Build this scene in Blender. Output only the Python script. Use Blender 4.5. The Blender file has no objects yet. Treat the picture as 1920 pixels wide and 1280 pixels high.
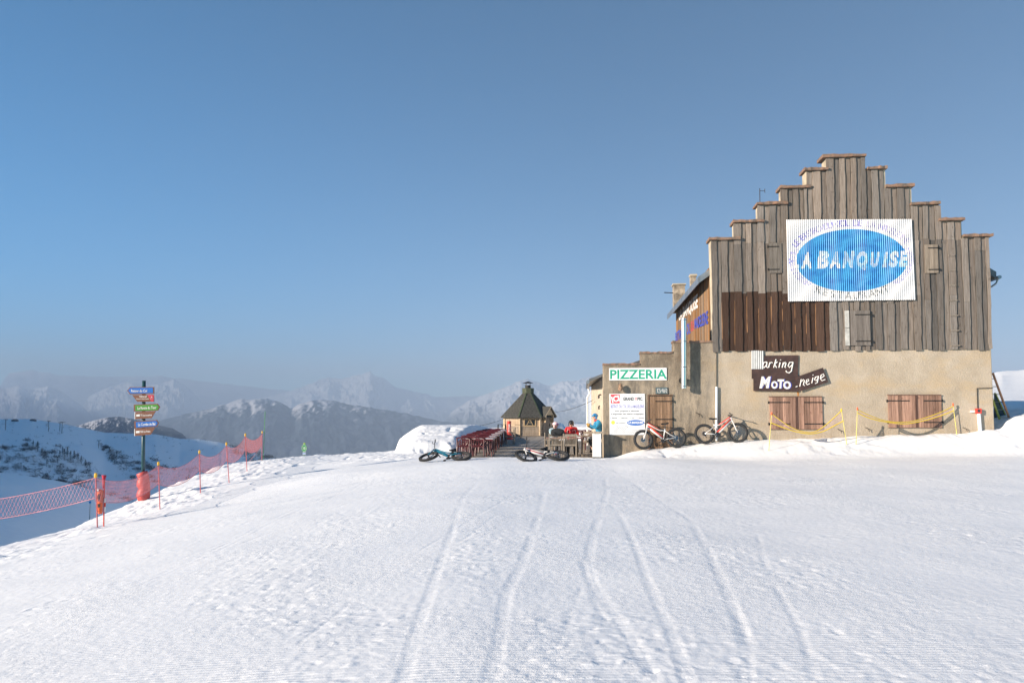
import bpy, bmesh, math, random
import numpy as np
from mathutils import Vector, Matrix, Euler
R = math.radians
C = bpy.context.scene.collection
SC = bpy.context.scene
# ------------------------------------------------------------------ camera
FPX, CXP, CYP, PITCH, EYE = 1450.0, 960.0, 691.0, R(3.3), 1.7
cam_d = bpy.data.cameras.new('camera'); cam = bpy.data.objects.new('camera', cam_d); C.objects.link(cam)
cam.location = (0, 0, EYE); cam.rotation_euler = (R(90) + PITCH, 0, 0)
cam_d.sensor_width = 36; cam_d.lens = 36 * FPX / 1920; cam_d.shift_y = (CYP - 640) / 1920
cam_d.clip_start = 0.1; cam_d.clip_end = 80000
SC.camera = cam
# ------------------------------------------------------------------ sky and sun
SUN_EL, SUN_AZ = 16.5, 117.0
w = bpy.data.worlds.new('World'); SC.world = w; w.use_nodes = True
nt = w.node_tree; bgn = nt.nodes['Background']
sky = nt.nodes.new('ShaderNodeTexSky'); sky.sky_type = 'NISHITA'; sky.sun_disc = False
sky.sun_elevation = R(SUN_EL); sky.sun_rotation = R(SUN_AZ); sky.altitude = 2000
sky.air_density = 0.75; sky.dust_density = 0.5; sky.ozone_density = 1.5
hs = nt.nodes.new('ShaderNodeHueSaturation'); hs.inputs['Saturation'].default_value = 1.9; hs.inputs['Hue'].default_value = .49; nt.links.new(sky.outputs[0], hs.inputs['Color']); tn = nt.nodes.new('ShaderNodeMix'); tn.data_type = 'RGBA'; tn.blend_type = 'MULTIPLY'; tn.inputs[0].default_value = 1; tn.inputs[7].default_value = (.62, .97, .99, 1); nt.links.new(hs.outputs[0], tn.inputs[6]); nt.links.new(tn.outputs[2], bgn.inputs[0]); bgn.inputs[1].default_value = 0.077
sl = bpy.data.lights.new('sun', 'SUN'); sun = bpy.data.objects.new('sun', sl); C.objects.link(sun)
sl.energy = 5.0; sl.angle = R(0.5); sl.color = (1.0, 0.865, 0.71)
TS = Vector((-math.sin(R(SUN_AZ)) * math.cos(R(SUN_EL)), math.cos(R(SUN_AZ)) * math.cos(R(SUN_EL)), math.sin(R(SUN_EL))))
sun.rotation_euler = TS.to_track_quat('Z', 'Y').to_euler()
SC.view_settings.view_transform = 'Standard'; SC.view_settings.look = 'None'
SC.view_settings.exposure = 1.0; SC.view_settings.gamma = 1.0
SC.cycles.use_denoising = True
SC.cycles.max_bounces = 6; SC.cycles.volume_bounces = 1; SC.cycles.transparent_max_bounces = 24
# ------------------------------------------------------------------ pixel helpers (photo pixels -> world)
def ray(px, py):
    a = (px - CXP) / FPX; b = (CYP - py) / FPX
    return Vector((a, math.cos(PITCH) - b * math.sin(PITCH), math.sin(PITCH) + b * math.cos(PITCH)))
def G(px, py, z=0.0):
    d = ray(px, py); t = (z - EYE) / d.z
    return Vector((d.x * t, d.y * t, z))
def atY(px, py, Y):
    d = ray(px, py); t = Y / d.y
    return Vector((d.x * t, Y, EYE + d.z * t))
TH = R(5.45)                       # the building is turned a little to the camera's left
U = Vector((math.cos(TH), -math.sin(TH), 0)); BACK = Vector((math.sin(TH), math.cos(TH), 0))
_d = ray(1341, 775); O = Vector((_d.x * 29.3 / _d.y, 29.3, 0))
BM = Matrix(((U.x, BACK.x, 0, O.x), (U.y, BACK.y, 0, O.y), (0, 0, 1, 0), (0, 0, 0, 1)))
BI = BM.inverted()
def FW(px, py, off=0.0):           # pixel -> (u, z) on the facade plane (off metres in front of it)
    d = ray(px, py); n = BACK; p0 = O - BACK * off
    t = (p0 - Vector((0, 0, EYE))).dot(n) / d.dot(n)
    q = BI @ (Vector((0, 0, EYE)) + d * t)
    return q.x, q.z
# ------------------------------------------------------------------ tags
def tag(o, label=None, cat=None, group=None, kind=None):
    if label: o['label'] = label
    if cat: o['category'] = cat
    if group: o['group'] = group
    if kind: o['kind'] = kind
    return o
def empty(name, loc=(0, 0, 0), rz=0, label=None, cat=None, group=None, rot=None):
    o = bpy.data.objects.new(name, None); C.objects.link(o); o.location = loc
    o.rotation_euler = rot if rot is not None else (0, 0, rz); o.empty_display_size = 0.1
    return tag(o, label, cat, group)
def copy_tree(o, parent=None):
    c = o.copy(); C.objects.link(c)
    if parent is not None: c.parent = parent
    for ch in list(o.children): copy_tree(ch, c)
    return c
# ------------------------------------------------------------------ mesh builder
class MB:
    def __init__(s): s.v = []; s.f = []; s.c = []
    def add(s, vs, fs, col=None):
        b = len(s.v); s.v += [tuple(v) for v in vs]; s.f += [tuple(b + i for i in f) for f in fs]; s.c += [col] * len(fs); return s
    def box(s, cx, cy, cz, sx, sy, sz, m=None, col=None):
        vs = [Vector((cx + i * sx / 2, cy + j * sy / 2, cz + k * sz / 2)) for i in (-1, 1) for j in (-1, 1) for k in (-1, 1)]
        if m is not None: vs = [m @ v for v in vs]
        return s.add(vs, [(0, 1, 3, 2), (4, 6, 7, 5), (0, 4, 5, 1), (2, 3, 7, 6), (0, 2, 6, 4), (1, 5, 7, 3)], col)
    def bx(s, x0, x1, y0, y1, z0, z1, m=None, col=None):
        return s.box((x0 + x1) / 2, (y0 + y1) / 2, (z0 + z1) / 2, abs(x1 - x0), abs(y1 - y0), abs(z1 - z0), m, col)
    def tube(s, pts, r, n=8, closed=False, cap=True, sx=1.0, col=None):
        pts = [Vector(p) for p in pts]; N = len(pts); rs = r if hasattr(r, '__len__') else [r] * N
        vs = []; prev = None
        for i, p in enumerate(pts):
            if closed: t = pts[(i + 1) % N] - pts[i - 1]
            else: t = pts[min(i + 1, N - 1)] - pts[max(i - 1, 0)]
            t.normalize()
            if prev is None:
                a = Vector((0, 0, 1)) if abs(t.z) < .9 else Vector((1, 0, 0))
                x = t.cross(a).normalized()
            else: x = (prev - t * prev.dot(t)).normalized()
            prev = x; y = t.cross(x)
            for k in range(n):
                an = 2 * math.pi * k / n
                vs.append(p + (x * math.cos(an) * sx + y * math.sin(an)) * rs[i])
        fs = []
        for i in range(N if closed else N - 1):
            j = (i + 1) % N
            for k in range(n): fs.append((i * n + k, i * n + (k + 1) % n, j * n + (k + 1) % n, j * n + k))
        if cap and not closed: fs += [tuple(range(n))[::-1], tuple((N - 1) * n + k for k in range(n))]
        return s.add(vs, fs, col)
    def bar(s, a, b, wx, wy=None, up=(0, 0, 1), col=None):
        a = Vector(a); b = Vector(b); wy = wy or wx; t = (b - a).normalized(); up = Vector(up)
        if abs(t.dot(up)) > .95: up = Vector((0, 1, 0)) if abs(t.y) < .9 else Vector((1, 0, 0))
        x = t.cross(up).normalized() * wx / 2; y = x.cross(t).normalized() * wy / 2
        vs = [p + i * x + j * y for p in (a, b) for i, j in ((-1, -1), (1, -1), (1, 1), (-1, 1))]
        return s.add(vs, [(0, 3, 2, 1), (4, 5, 6, 7), (0, 1, 5, 4), (1, 2, 6, 5), (2, 3, 7, 6), (3, 0, 4, 7)], col)
    def lathe(s, prof, n=16, m=None, col=None):
        vs = []
        for r, z in prof:
            for k in range(n): vs.append(Vector((r * math.cos(2 * math.pi * k / n), r * math.sin(2 * math.pi * k / n), z)))
        if m is not None: vs = [m @ v for v in vs]
        fs = [(i * n + k, i * n + (k + 1) % n, (i + 1) * n + (k + 1) % n, (i + 1) * n + k) for i in range(len(prof) - 1) for k in range(n)]
        fs += [tuple(range(n))[::-1], tuple((len(prof) - 1) * n + k for k in range(n))]
        return s.add(vs, fs, col)
    def prism(s, poly, y0, y1, m=None, col=None):      # poly in (x, z), extruded along y
        n = len(poly); vs = [Vector((x, y0, z)) for x, z in poly] + [Vector((x, y1, z)) for x, z in poly]
        if m is not None: vs = [m @ v for v in vs]
        fs = [tuple(range(n)), tuple(range(2 * n - 1, n - 1, -1))] + [(i, i + n, (i + 1) % n + n, (i + 1) % n) for i in range(n)]
        return s.add(vs, fs, col)
    def build(s, name, mat, parent=None, smooth=False, bevel=0, loc=None, rot=None):
        me = bpy.data.meshes.new(name); me.from_pydata(s.v, [], s.f)
        if any(c is not None for c in s.c):
            at = me.color_attributes.new('tone', 'FLOAT_COLOR', 'CORNER'); buf = []
            for p, c in zip(s.f, s.c):
                c = c or (1, 1, 1); buf += [c[0], c[1], c[2], 1.0] * len(p)
            at.data.foreach_set('color', buf)
        bm = bmesh.new(); bm.from_mesh(me); bmesh.ops.recalc_face_normals(bm, faces=bm.faces); bm.to_mesh(me); bm.free()
        if smooth:
            for p in me.polygons: p.use_smooth = True
        if mat: me.materials.append(mat)
        o = bpy.data.objects.new(name, me); C.objects.link(o)
        if parent: o.parent = parent
        if loc is not None: o.location = loc
        if rot is not None: o.rotation_euler = rot
        if bevel:
            md = o.modifiers.new('bevel', 'BEVEL'); md.width = bevel; md.segments = 2; md.limit_method = 'ANGLE'
        return o
# ------------------------------------------------------------------ materials
MATS = {}
def mat(name, col, rough=.7, metal=0, var=.12, scale=6, bump=0, bscale=40, tone=False, alpha=1, coat=0, col2=None, spec=.5):
    if name in MATS: return MATS[name]
    m = bpy.data.materials.new(name); m.use_nodes = True; t = m.node_tree; b = t.nodes['Principled BSDF']
    b.inputs['Roughness'].default_value = rough; b.inputs['Metallic'].default_value = metal
    b.inputs['Specular IOR Level'].default_value = spec
    if coat: b.inputs['Coat Weight'].default_value = coat
    tc = t.nodes.new('ShaderNodeTexCoord')
    n = t.nodes.new('ShaderNodeTexNoise'); n.inputs['Scale'].default_value = scale; n.inputs['Detail'].default_value = 6
    t.links.new(tc.outputs['Object'], n.inputs['Vector'])
    mx = t.nodes.new('ShaderNodeMix'); mx.data_type = 'RGBA'
    c2 = col2 or tuple(max(0, c * (1 - var * 2)) for c in col[:3])
    mx.inputs[6].default_value = (*c2, 1); mx.inputs[7].default_value = (*[min(1, c * (1 + var)) for c in col[:3]], 1)
    rr = t.nodes.new('ShaderNodeValToRGB'); rr.color_ramp.elements[0].position = .3; rr.color_ramp.elements[1].position = .7
    t.links.new(n.outputs[0], rr.inputs[0]); t.links.new(rr.outputs[0], mx.inputs[0])
    out = mx.outputs[2]
    if tone:
        a = t.nodes.new('ShaderNodeAttribute'); a.attribute_name = 'tone'
        q = t.nodes.new('ShaderNodeMix'); q.data_type = 'RGBA'; q.blend_type = 'MULTIPLY'; q.inputs[0].default_value = 1
        t.links.new(out, q.inputs[6]); t.links.new(a.outputs['Color'], q.inputs[7]); out = q.outputs[2]
    t.links.new(out, b.inputs['Base Color'])
    if bump:
        n2 = t.nodes.new('ShaderNodeTexNoise'); n2.inputs['Scale'].default_value = bscale; n2.inputs['Detail'].default_value = 5
        t.links.new(tc.outputs['Object'], n2.inputs['Vector'])
        bp = t.nodes.new('ShaderNodeBump'); bp.inputs['Strength'].default_value = min(1, bump * 20); bp.inputs['Distance'].default_value = bump
        t.links.new(n2.outputs[0], bp.inputs['Height']); t.links.new(bp.outputs[0], b.inputs['Normal'])
    MATS[name] = m
    return m
def N(t, k, **kw):
    n = t.nodes.new('ShaderNode' + k)
    for a, v in kw.items(): setattr(n, a, v)
    return n
# ------------------------------------------------------------------ numpy noise
def perlin(x, y, seed=0):
    xi = np.floor(x).astype(np.int64); yi = np.floor(y).astype(np.int64); xf = x - xi; yf = y - yi
    def g(ix, iy):
        h = (ix * 374761393 + iy * 668265263 + seed * 974634777) & 0xffffffff
        h = ((h ^ (h >> 13)) * 1274126177) & 0xffffffff; h = h ^ (h >> 16)
        a = (h & 0xffff) / 65536.0 * 2 * np.pi; return np.cos(a), np.sin(a)
    u = xf * xf * xf * (xf * (xf * 6 - 15) + 10); v = yf * yf * yf * (yf * (yf * 6 - 15) + 10)
    def d(ix, iy, fx, fy):
        gx, gy = g(ix, iy); return gx * fx + gy * fy
    a = d(xi, yi, xf, yf); b = d(xi + 1, yi, xf - 1, yf); c = d(xi, yi + 1, xf, yf - 1); e = d(xi + 1, yi + 1, xf - 1, yf - 1)
    return (a * (1 - u) + b * u) * (1 - v) + (c * (1 - u) + e * u) * v
def fbm(x, y, o=5, seed=0, gain=.5, lac=2.03):
    s = 0; a = 1
    for i in range(o): s = s + a * perlin(x, y, seed + i * 7); x = x * lac; y = y * lac; a *= gain
    return s
def ridged(x, y, o=5, seed=0, gain=.5):
    s = 0; a = 1; t = 0
    for i in range(o): s = s + a * (1 - 2 * np.abs(perlin(x, y, seed + i * 7))); t += a; x = x * 2.07; y = y * 2.07; a *= gain
    return s / t
def ss(a, b, x):
    t = np.clip((x - a) / (b - a), 0, 1); return t * t * (3 - 2 * t)
def grid_obj(name, X, Y, Z, material, smooth=True):
    nr, nc = X.shape; me = bpy.data.meshes.new(name)
    co = np.stack([X, Y, Z], -1).reshape(-1, 3).astype(np.float32)
    i = np.arange(nr * nc).reshape(nr, nc)
    q = np.stack([i[:-1, :-1], i[:-1, 1:], i[1:, 1:], i[1:, :-1]], -1).reshape(-1, 4)
    me.vertices.add(len(co)); me.vertices.foreach_set('co', co.ravel())
    me.loops.add(q.size); me.loops.foreach_set('vertex_index', q.ravel().astype(np.int32))
    me.polygons.add(len(q)); me.polygons.foreach_set('loop_start', np.arange(0, q.size, 4, dtype=np.int32))
    me.polygons.foreach_set('use_smooth', np.ones(len(q), dtype=bool) if smooth else np.zeros(len(q), dtype=bool))
    me.update(calc_edges=True); me.validate()
    me.materials.append(material)
    o = bpy.data.objects.new(name, me); C.objects.link(o); return o
# ------------------------------------------------------------------ snow ground
def snow_material():
    m = bpy.data.materials.new('snow'); m.use_nodes = True; t = m.node_tree; b = t.nodes['Principled BSDF']; L = t.links.new
    b.inputs['Roughness'].default_value = .55; b.inputs['Specular IOR Level'].default_value = .25
    geo = N(t, 'NewGeometry'); sep = N(t, 'SeparateXYZ'); L(geo.outputs['Position'], sep.inputs[0])
    n1 = N(t, 'TexNoise'); n1.inputs['Scale'].default_value = .7; n1.inputs['Detail'].default_value = 5; L(geo.outputs['Position'], n1.inputs['Vector'])
    cr = N(t, 'ValToRGB'); cr.color_ramp.elements[0].color = (.86, .872, .89, 1); cr.color_ramp.elements[1].color = (.91, .915, .92, 1)
    cr.color_ramp.elements[0].position = .35; cr.color_ramp.elements[1].position = .65
    L(n1.outputs[0], cr.inputs[0]); L(cr.outputs[0], b.inputs['Base Color'])
    # crumbs: fine grain, patchy
    def noise(sc, det, rough=.6, st=None):
        n = N(t, 'TexNoise'); n.inputs['Scale'].default_value = sc; n.inputs['Detail'].default_value = det; n.inputs['Roughness'].default_value = rough
        if st:
            mp = N(t, 'Mapping'); mp.inputs['Scale'].default_value = st; L(geo.outputs['Position'], mp.inputs[0]); L(mp.outputs[0], n.inputs['Vector'])
        else: L(geo.outputs['Position'], n.inputs['Vector'])
        return n.outputs[0]
    def mth(op, a, bb, c=None):
        q = N(t, 'Math', operation=op)
        for i, v in enumerate((a, bb, c)):
            if v is None: continue
            if isinstance(v, (int, float)): q.inputs[i].default_value = v
            else: L(v, q.inputs[i])
        return q.outputs[0]
    patch = N(t, 'ValToRGB'); patch.color_ramp.elements[0].position = .42; patch.color_ramp.elements[1].position = .62
    L(noise(.55, 4, .6, (1, .55, 1)), patch.inputs[0])
    fine = noise(30, 5, .8); mid = noise(9, 4, .75)
    amt = mth('MULTIPLY_ADD', patch.outputs[0], .9, .35)
    h = mth('MULTIPLY', mth('ADD', mth('MULTIPLY', fine, .012), mth('MULTIPLY', mid, .020)), amt)
    # groomer corduroy, strongest near the camera, broken up by noise
    wav = mth('SINE', mth('ADD', mth('MULTIPLY', sep.outputs['Y'], 118.0), mth('MULTIPLY', noise(.8, 2), 9.0)), 0)
    msk = N(t, 'MapRange'); msk.inputs[1].default_value = 9.5; msk.inputs[2].default_value = 5.2; L(sep.outputs['Y'], msk.inputs[0])
    keep = N(t, 'ValToRGB'); keep.color_ramp.elements[0].position = .36; keep.color_ramp.elements[1].position = .6; L(noise(1.3, 4), keep.inputs[0])
    h = mth('ADD', h, mth('MULTIPLY', mth('MULTIPLY', wav, .0024), mth('MULTIPLY', msk.outputs[0], keep.outputs[0])))
    bp = N(t, 'Bump'); bp.inputs['Strength'].default_value = .5; bp.inputs['Distance'].default_value = 1.0
    L(h, bp.inputs['Height']); L(bp.outputs[0], b.inputs['Normal'])
    return m
SNOW = snow_material()
FOOT = [(1100, 862), (1131, 862), (1156, 856), (1184, 847), (1205, 843), (1240, 840), (1287, 835), (1315, 831), (1362, 827), (1400, 825), (1500, 823), (1600, 818), (1665, 816), (1768, 814), (1806, 812), (1849, 806), (1866, 806), (1878, 801), (1900, 790), (1925, 782), (1990, 770)]
_fu = [FW(*p) for p in FOOT]; FU = np.array([p[0] for p in _fu]); FZ = np.array([max(0, p[1]) for p in _fu])
TRACKS = [  # photo pixels of the wheel tracks, width
    ([(752, 1290), (790, 1150), (830, 1040), (850, 985), (870, 930), (900, 900)], .11),
    ([(915, 1290), (940, 1180), (950, 1110), (985, 1040), (1010, 960), (1020, 920)], .12),
    ([(1240, 1300), (1180, 1190), (1130, 1120), (1105, 1070), (1108, 1020), (1125, 960), (1137, 920), (1133, 890)], .12),
    ([(1092, 1050), (1104, 1095), (1130, 1150), (1170, 1200)], .07),
    ([(1295, 1290), (1260, 1190), (1215, 1090), (1190, 1020), (1160, 960), (1145, 945)], .10),
    ([(1400, 1290), (1390, 1180), (1350, 1080), (1310, 1000), (1290, 970), (1240, 940), (1180, 900)], .11),
    ([(1425, 1290), (1410, 1220), (1385, 1150)], .09),
    ([(640, 1075), (720, 1065), (850, 1020), (930, 965)], .05),
    ([(230, 1052), (400, 990), (560, 922), (680, 884)], .05), ([(236, 1056), (406, 994), (566, 926), (690, 886)], .05), ([(380, 1006), (560, 950), (730, 902)], .06), ([(300, 1012), (470, 962), (560, 930)], .06),
    ([(560, 1190), (700, 1085), (800, 1020), (960, 930)], .04), ([(1420, 1000), (1440, 1070), (1500, 1180), (1530, 1290)], .07), ([(1000, 1290), (1060, 1180), (1090, 1100)], .05),
    ([(1500, 996), (1640, 980), (1920, 968)], .05)]
DECK_X0 = FW(850, 855)[0]
def to_local(X, Y):
    dx = X - O.x; dy = Y - O.y
    return dx * U.x + dy * U.y, dx * BACK.x + dy * BACK.y
DL = -10.15       # local u of the deck's left edge
DN = 0.15         # local depth of the deck's front edge
def base_height(X, Y):
    drop = np.clip(1.58 - .076 * (Y - 22), .60, 1.48)
    z = -drop * np.clip((-X - .3) / 11.6, 0, 1.25) ** 1.5
    z = z + .021 * np.clip(X - 3, 0, 30) * ss(6, 22, Y)
    z = z + .15 * np.exp(-((Y - 25.2) / 2.6) ** 2) * ss(-9, -5, X) * ss(8, 4, X)
    u, n = to_local(X, Y)
    # bank against the facade
    h = np.interp(u, FU, FZ); f = -n
    wid = 3.2 + .4 * np.sin(u * .7)
    k = ss(wid, 0.0, f) ** 1.25 * ss(FU[1] - 1.6, FU[1] + .2, u)
    z = z * (1 - k) + np.maximum(h, z) * k
    right = ss(10.2, 11.4, u)
    z = np.where(u > 10.2, z, z)
    # lip and drop into the valley
    edge = 39 + 25 * ss(-6.5, -2.0, X) + 400 * ss(.32, .46, X / np.maximum(Y, 20))
    e1 = -12.9 - X + .5 * fbm(Y * .25, X * 0, 3, 5); e2 = (Y - edge) * .8
    e = np.log(np.exp(np.clip(e1, -20, 20) * 1.5) + np.exp(np.clip(e2, -20, 20) * 1.5)) / 1.5
    e = np.where(np.maximum(e1, e2) > 18, np.maximum(e1, e2), e)
    e = np.clip(e, 0, None)
    z = z - 1.0 * e * ss(0, 1.3, e)
    # mound on the left of the deck and bank behind it
    m = DL - u
    mo = 3.3 + .15 * (n - 8) + .5 * fbm(n * .35, u * .1, 3, 10)
    prof = ss(.0, 1.1, m) * ss(mo + 1.5, mo - .5, m)
    mh = 1.06 * prof * ss(2.0, 13.0, n + 1.2 * fbm(u * .5, n * .5, 3, 9)) ** .75 * ss(36, 31, n) * (1 - .46 * ss(12, 27, n))
    back = .95 * ss(28.6, 30.2, n) * ss(-14, -9.5, u) * ss(36, 33, n)
    rb = .92 * ss(18.8, 20.6, n) * ss(-6.8, -5.7, u) * ss(36, 33, n) * ss(8, 6.5, u); back = np.maximum(back * (1 - ss(-6.9, -6.0, u)), rb)
    mb = np.maximum(mh, back); z = np.where(mb > .03, np.maximum(z, mb - .03 - 1.2 * (1 - ss(0, .35, mb))), z)
    # under the deck
    deck = (u > DL - .05) & (u < 7.0) & (n > DN + .05) & (n < np.where(u > -6.6, 18.8, 28.6))
    z = np.where(deck, np.minimum(z, -.25), z)
    # right of the building: rising snow
    rr = ss(10.0, 11.5, u) * ss(-1.5, 1.0, n)
    zr = np.maximum(h, 1.1) + .030 * np.clip(n, 0, None)
    z = z * (1 - rr) + zr * rr
    return z, u, n, e
def ground_height(X, Y):
    z, u, n, e = base_height(X, Y)
    near = (Y < 75) & (Y > -6)
    s = X / np.maximum(Y, 1.0); px = 960 + 1450 * s
    # valley: near shelf, gully, far hillside
    shelf = -12.8 - 10 * (np.clip(px + 100, 0, 900) / 350) ** 2 - .10 * np.clip(px - 340, 0, 500)
    shelf = shelf + .35 * ss(110, 200, Y) - .0 + 1.2 * fbm(X / 40, Y / 40, 3, 3)
    gully = shelf - 42 * ss(205, 300, Y) - .6 * np.clip(Y - 300, 0, None)
    crest = np.interp(px, [-900, -200, 0, 60, 120, 200, 225, 294, 340, 376, 410, 452, 511, 560, 640, 760, 1100],
                      [20, 2, -5.0, -5.0, -10.5, -20.5, -20.9, -22.5, -27.5, -28, -31.2, -37.4, -47, -70, -110, -190, -330]) - 0
    foot = np.interp(px, [-900, 0, 130, 250, 330, 430, 520, 760], [-38, -42, -50, -62, -70, -80, -105, -250])
    k = ss(300, 900, Y) ** .85
    hill = foot + (crest - foot) * k + (9 * ridged(X / 190 + .3, Y / 320, 4, 21) - 4 + 2.0 * fbm(X / 35, Y / 60, 4, 22)) * ss(300, 420, Y) * ss(930, 700, Y) * np.interp(px, [0, 300, 500], [1, 1, .3])
    hill = hill - .5 * np.clip(Y - 900, 0, None)
    val = np.minimum(gully, gully * 0 + 1e9)
    val = np.where(Y > 255, np.maximum(gully, hill), gully)
    val = np.maximum(val, -620 - 0 * Y)
    leftw = np.maximum(ss(.4, 4, e), 0)
    z2 = np.where(e > .3, np.maximum(z, val), z)
    z2 = np.where(X / np.maximum(Y, 20) > .46, z, z2)
    # hill on the right behind the building
    rh = ss(8, 30, X - 0.30 * Y) * ss(75, 170, Y)
    top = 1.7 + np.interp(px, [1500, 1700, 1860, 1880, 1900, 1925, 1990, 2300], [.030, .035, .0470, .0510, .0500, .0530, .060, .10]) * 170
    hz = top - .10 * np.clip(Y - 170, 0, None) + .5 * fbm(X / 14, Y / 14, 4, 31)
    z2 = np.where(rh > 0, z2 * (1 - rh) + np.where(Y > 170, hz, np.maximum(hz, z2 * 0 + hz)) * rh, z2)
    # small relief
    lump = np.clip(ss(-8.0, -10.5, X) + ss(37, 40, Y) * .4 + ss(2.8, 1.6, -n) * (u > -7.5) * .8 + (n > 1.5) * (DL - u > -.1) * 1.0, 0, 1) * near
    amp = lump * (.35 + .9 * ss(-.25, .3, fbm(X * .3, Y * .3, 2, 47))) * (.055 * fbm(X * 1.3, Y * 1.3, 5, 41, .58) + .05 * ridged(X * 2.6 + Y * .3, Y * 1.1, 3, 44) * ss(-8, -11, X))
    dq = DL - u
    scal = ss(2.2, 3.5, n) * (dq > 0) * near
    amp = amp + scal * (.022 * ridged(X * 3.1, Y * 2.0, 3, 48) + .02 * fbm(X * 7, Y * 5, 3, 46, .7))
    amp = amp - .10 * ss(.30, .55, perlin(X * 1.7 + 40, Y * 1.1 + 9, 49)) * lump        # footprints and pits
    z2 = z2 + amp
    flat = near * (1 - lump)
    pat = ss(-.12, .25, fbm(X * .55, Y * .35, 3, 51))
    z2 = z2 + flat * (.030 * fbm(X * .22, Y * .22, 3, 52) + pat * .006 * fbm(X * 5.5, Y * 5.5, 4, 53, .7) + .0035 * fbm(X * 13, Y * 13, 3, 54, .7) + ss(16, 8, Y) * .0032 * perlin(X * 30, Y * 30, 55)
                      + pat * .007 * ss(.28, .5, perlin(X * 8.5, Y * 8.5, 57)) - pat * .008 * ss(.34, .5, perlin(X * 6.9, Y * 6.9, 58)))
    # long ski scratches running up and right along the left side
    g = Y - .9 * X; ski = np.clip(ss(-2, -5, X) * ss(14, 20, Y) * ss(-10.5, -9, X) + 0, 0, 1)
    z2 = z2 - flat * ski * .03 * ss(.15, .4, perlin(g * .9, X * .12 + Y * .05, 61)) 
    # wheel tracks
    for pts, wd in TRACKS:
        P = [G(*p) for p in pts]
        # smooth the polyline
        Q = []
        for i in range(len(P) - 1):
            p0 = P[max(i - 1, 0)]; p1 = P[i]; p2 = P[i + 1]; p3 = P[min(i + 2, len(P) - 1)]
            for q in range(8):
                tt = q / 8
                Q.append(.5 * ((2 * p1) + (p2 - p0) * tt + (2 * p0 - 5 * p1 + 4 * p2 - p3) * tt ** 2 + (3 * p1 - p0 - 3 * p2 + p3) * tt ** 3))
        Q.append(P[-1])
        xs = [q.x for q in Q]; ys = [q.y for q in Q]
        box = (X > min(xs) - .4) & (X < max(xs) + .4) & (Y > min(ys) - .4) & (Y < max(ys) + .4)
        if not box.any(): continue
        xx = X[box]; yy = Y[box]; best = np.full(xx.shape, 9.0); along = np.zeros(xx.shape); acc = 0
        for a, b in zip(Q[:-1], Q[1:]):
            dx = b.x - a.x; dy = b.y - a.y; l2 = dx * dx + dy * dy; l = math.sqrt(l2)
            t = np.clip(((xx - a.x) * dx + (yy - a.y) * dy) / l2, 0, 1)
            d = np.hypot(xx - a.x - t * dx, yy - a.y - t * dy)
            better = d < best; best = np.where(better, d, best); along = np.where(better, acc + t * l, along); acc += l
        hw = wd / 2 * .85
        gr = -.0040 * ss(hw + .012, hw - .010, best) + .0010 * np.exp(-((best - hw - .02) / .018) ** 2) * ss(-.1, .4, perlin(along * 6, best * 20 + wd * 50, 73))
        tread = .0016 * np.sin(along * 2 * np.pi / .075) * ss(hw, hw - .02, best)
        keep = .25 + .75 * ss(-.2, .15, perlin(along * .7 + wd * 90, along * 0 + 3.3, 71))
        zz = z2[box]; zz = zz + (gr + tread) * keep; z2[box] = zz
    return z2
def build_ground():
    ys = [-8.0]
    while ys[-1] < 3.6: ys.append(ys[-1] + .35)
    while ys[-1] < 62: ys.append(ys[-1] + max(.018, .018 * (ys[-1] / 4.6) ** 1.0))
    while ys[-1] < 400: ys.append(ys[-1] * 1.012)
    while ys[-1] < 12000: ys.append(ys[-1] * 1.02)
    ys = np.array(ys)
    s = np.concatenate([np.linspace(-1.6, -.62, 90)[:-1], np.linspace(-.62, .58, 1000), np.linspace(.58, 1.6, 90)[1:]])
    S, Y = np.meshgrid(s, ys); X = S * (Y + 12)
    Z = ground_height(X, Y)
    o = grid_obj('ground', X, Y, Z, SNOW); tag(o, kind='structure')
    return o
ground = build_ground()
def gz(x, y):
    return float(ground_height(np.array([[float(x)]]), np.array([[float(y)]]))[0, 0])
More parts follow.
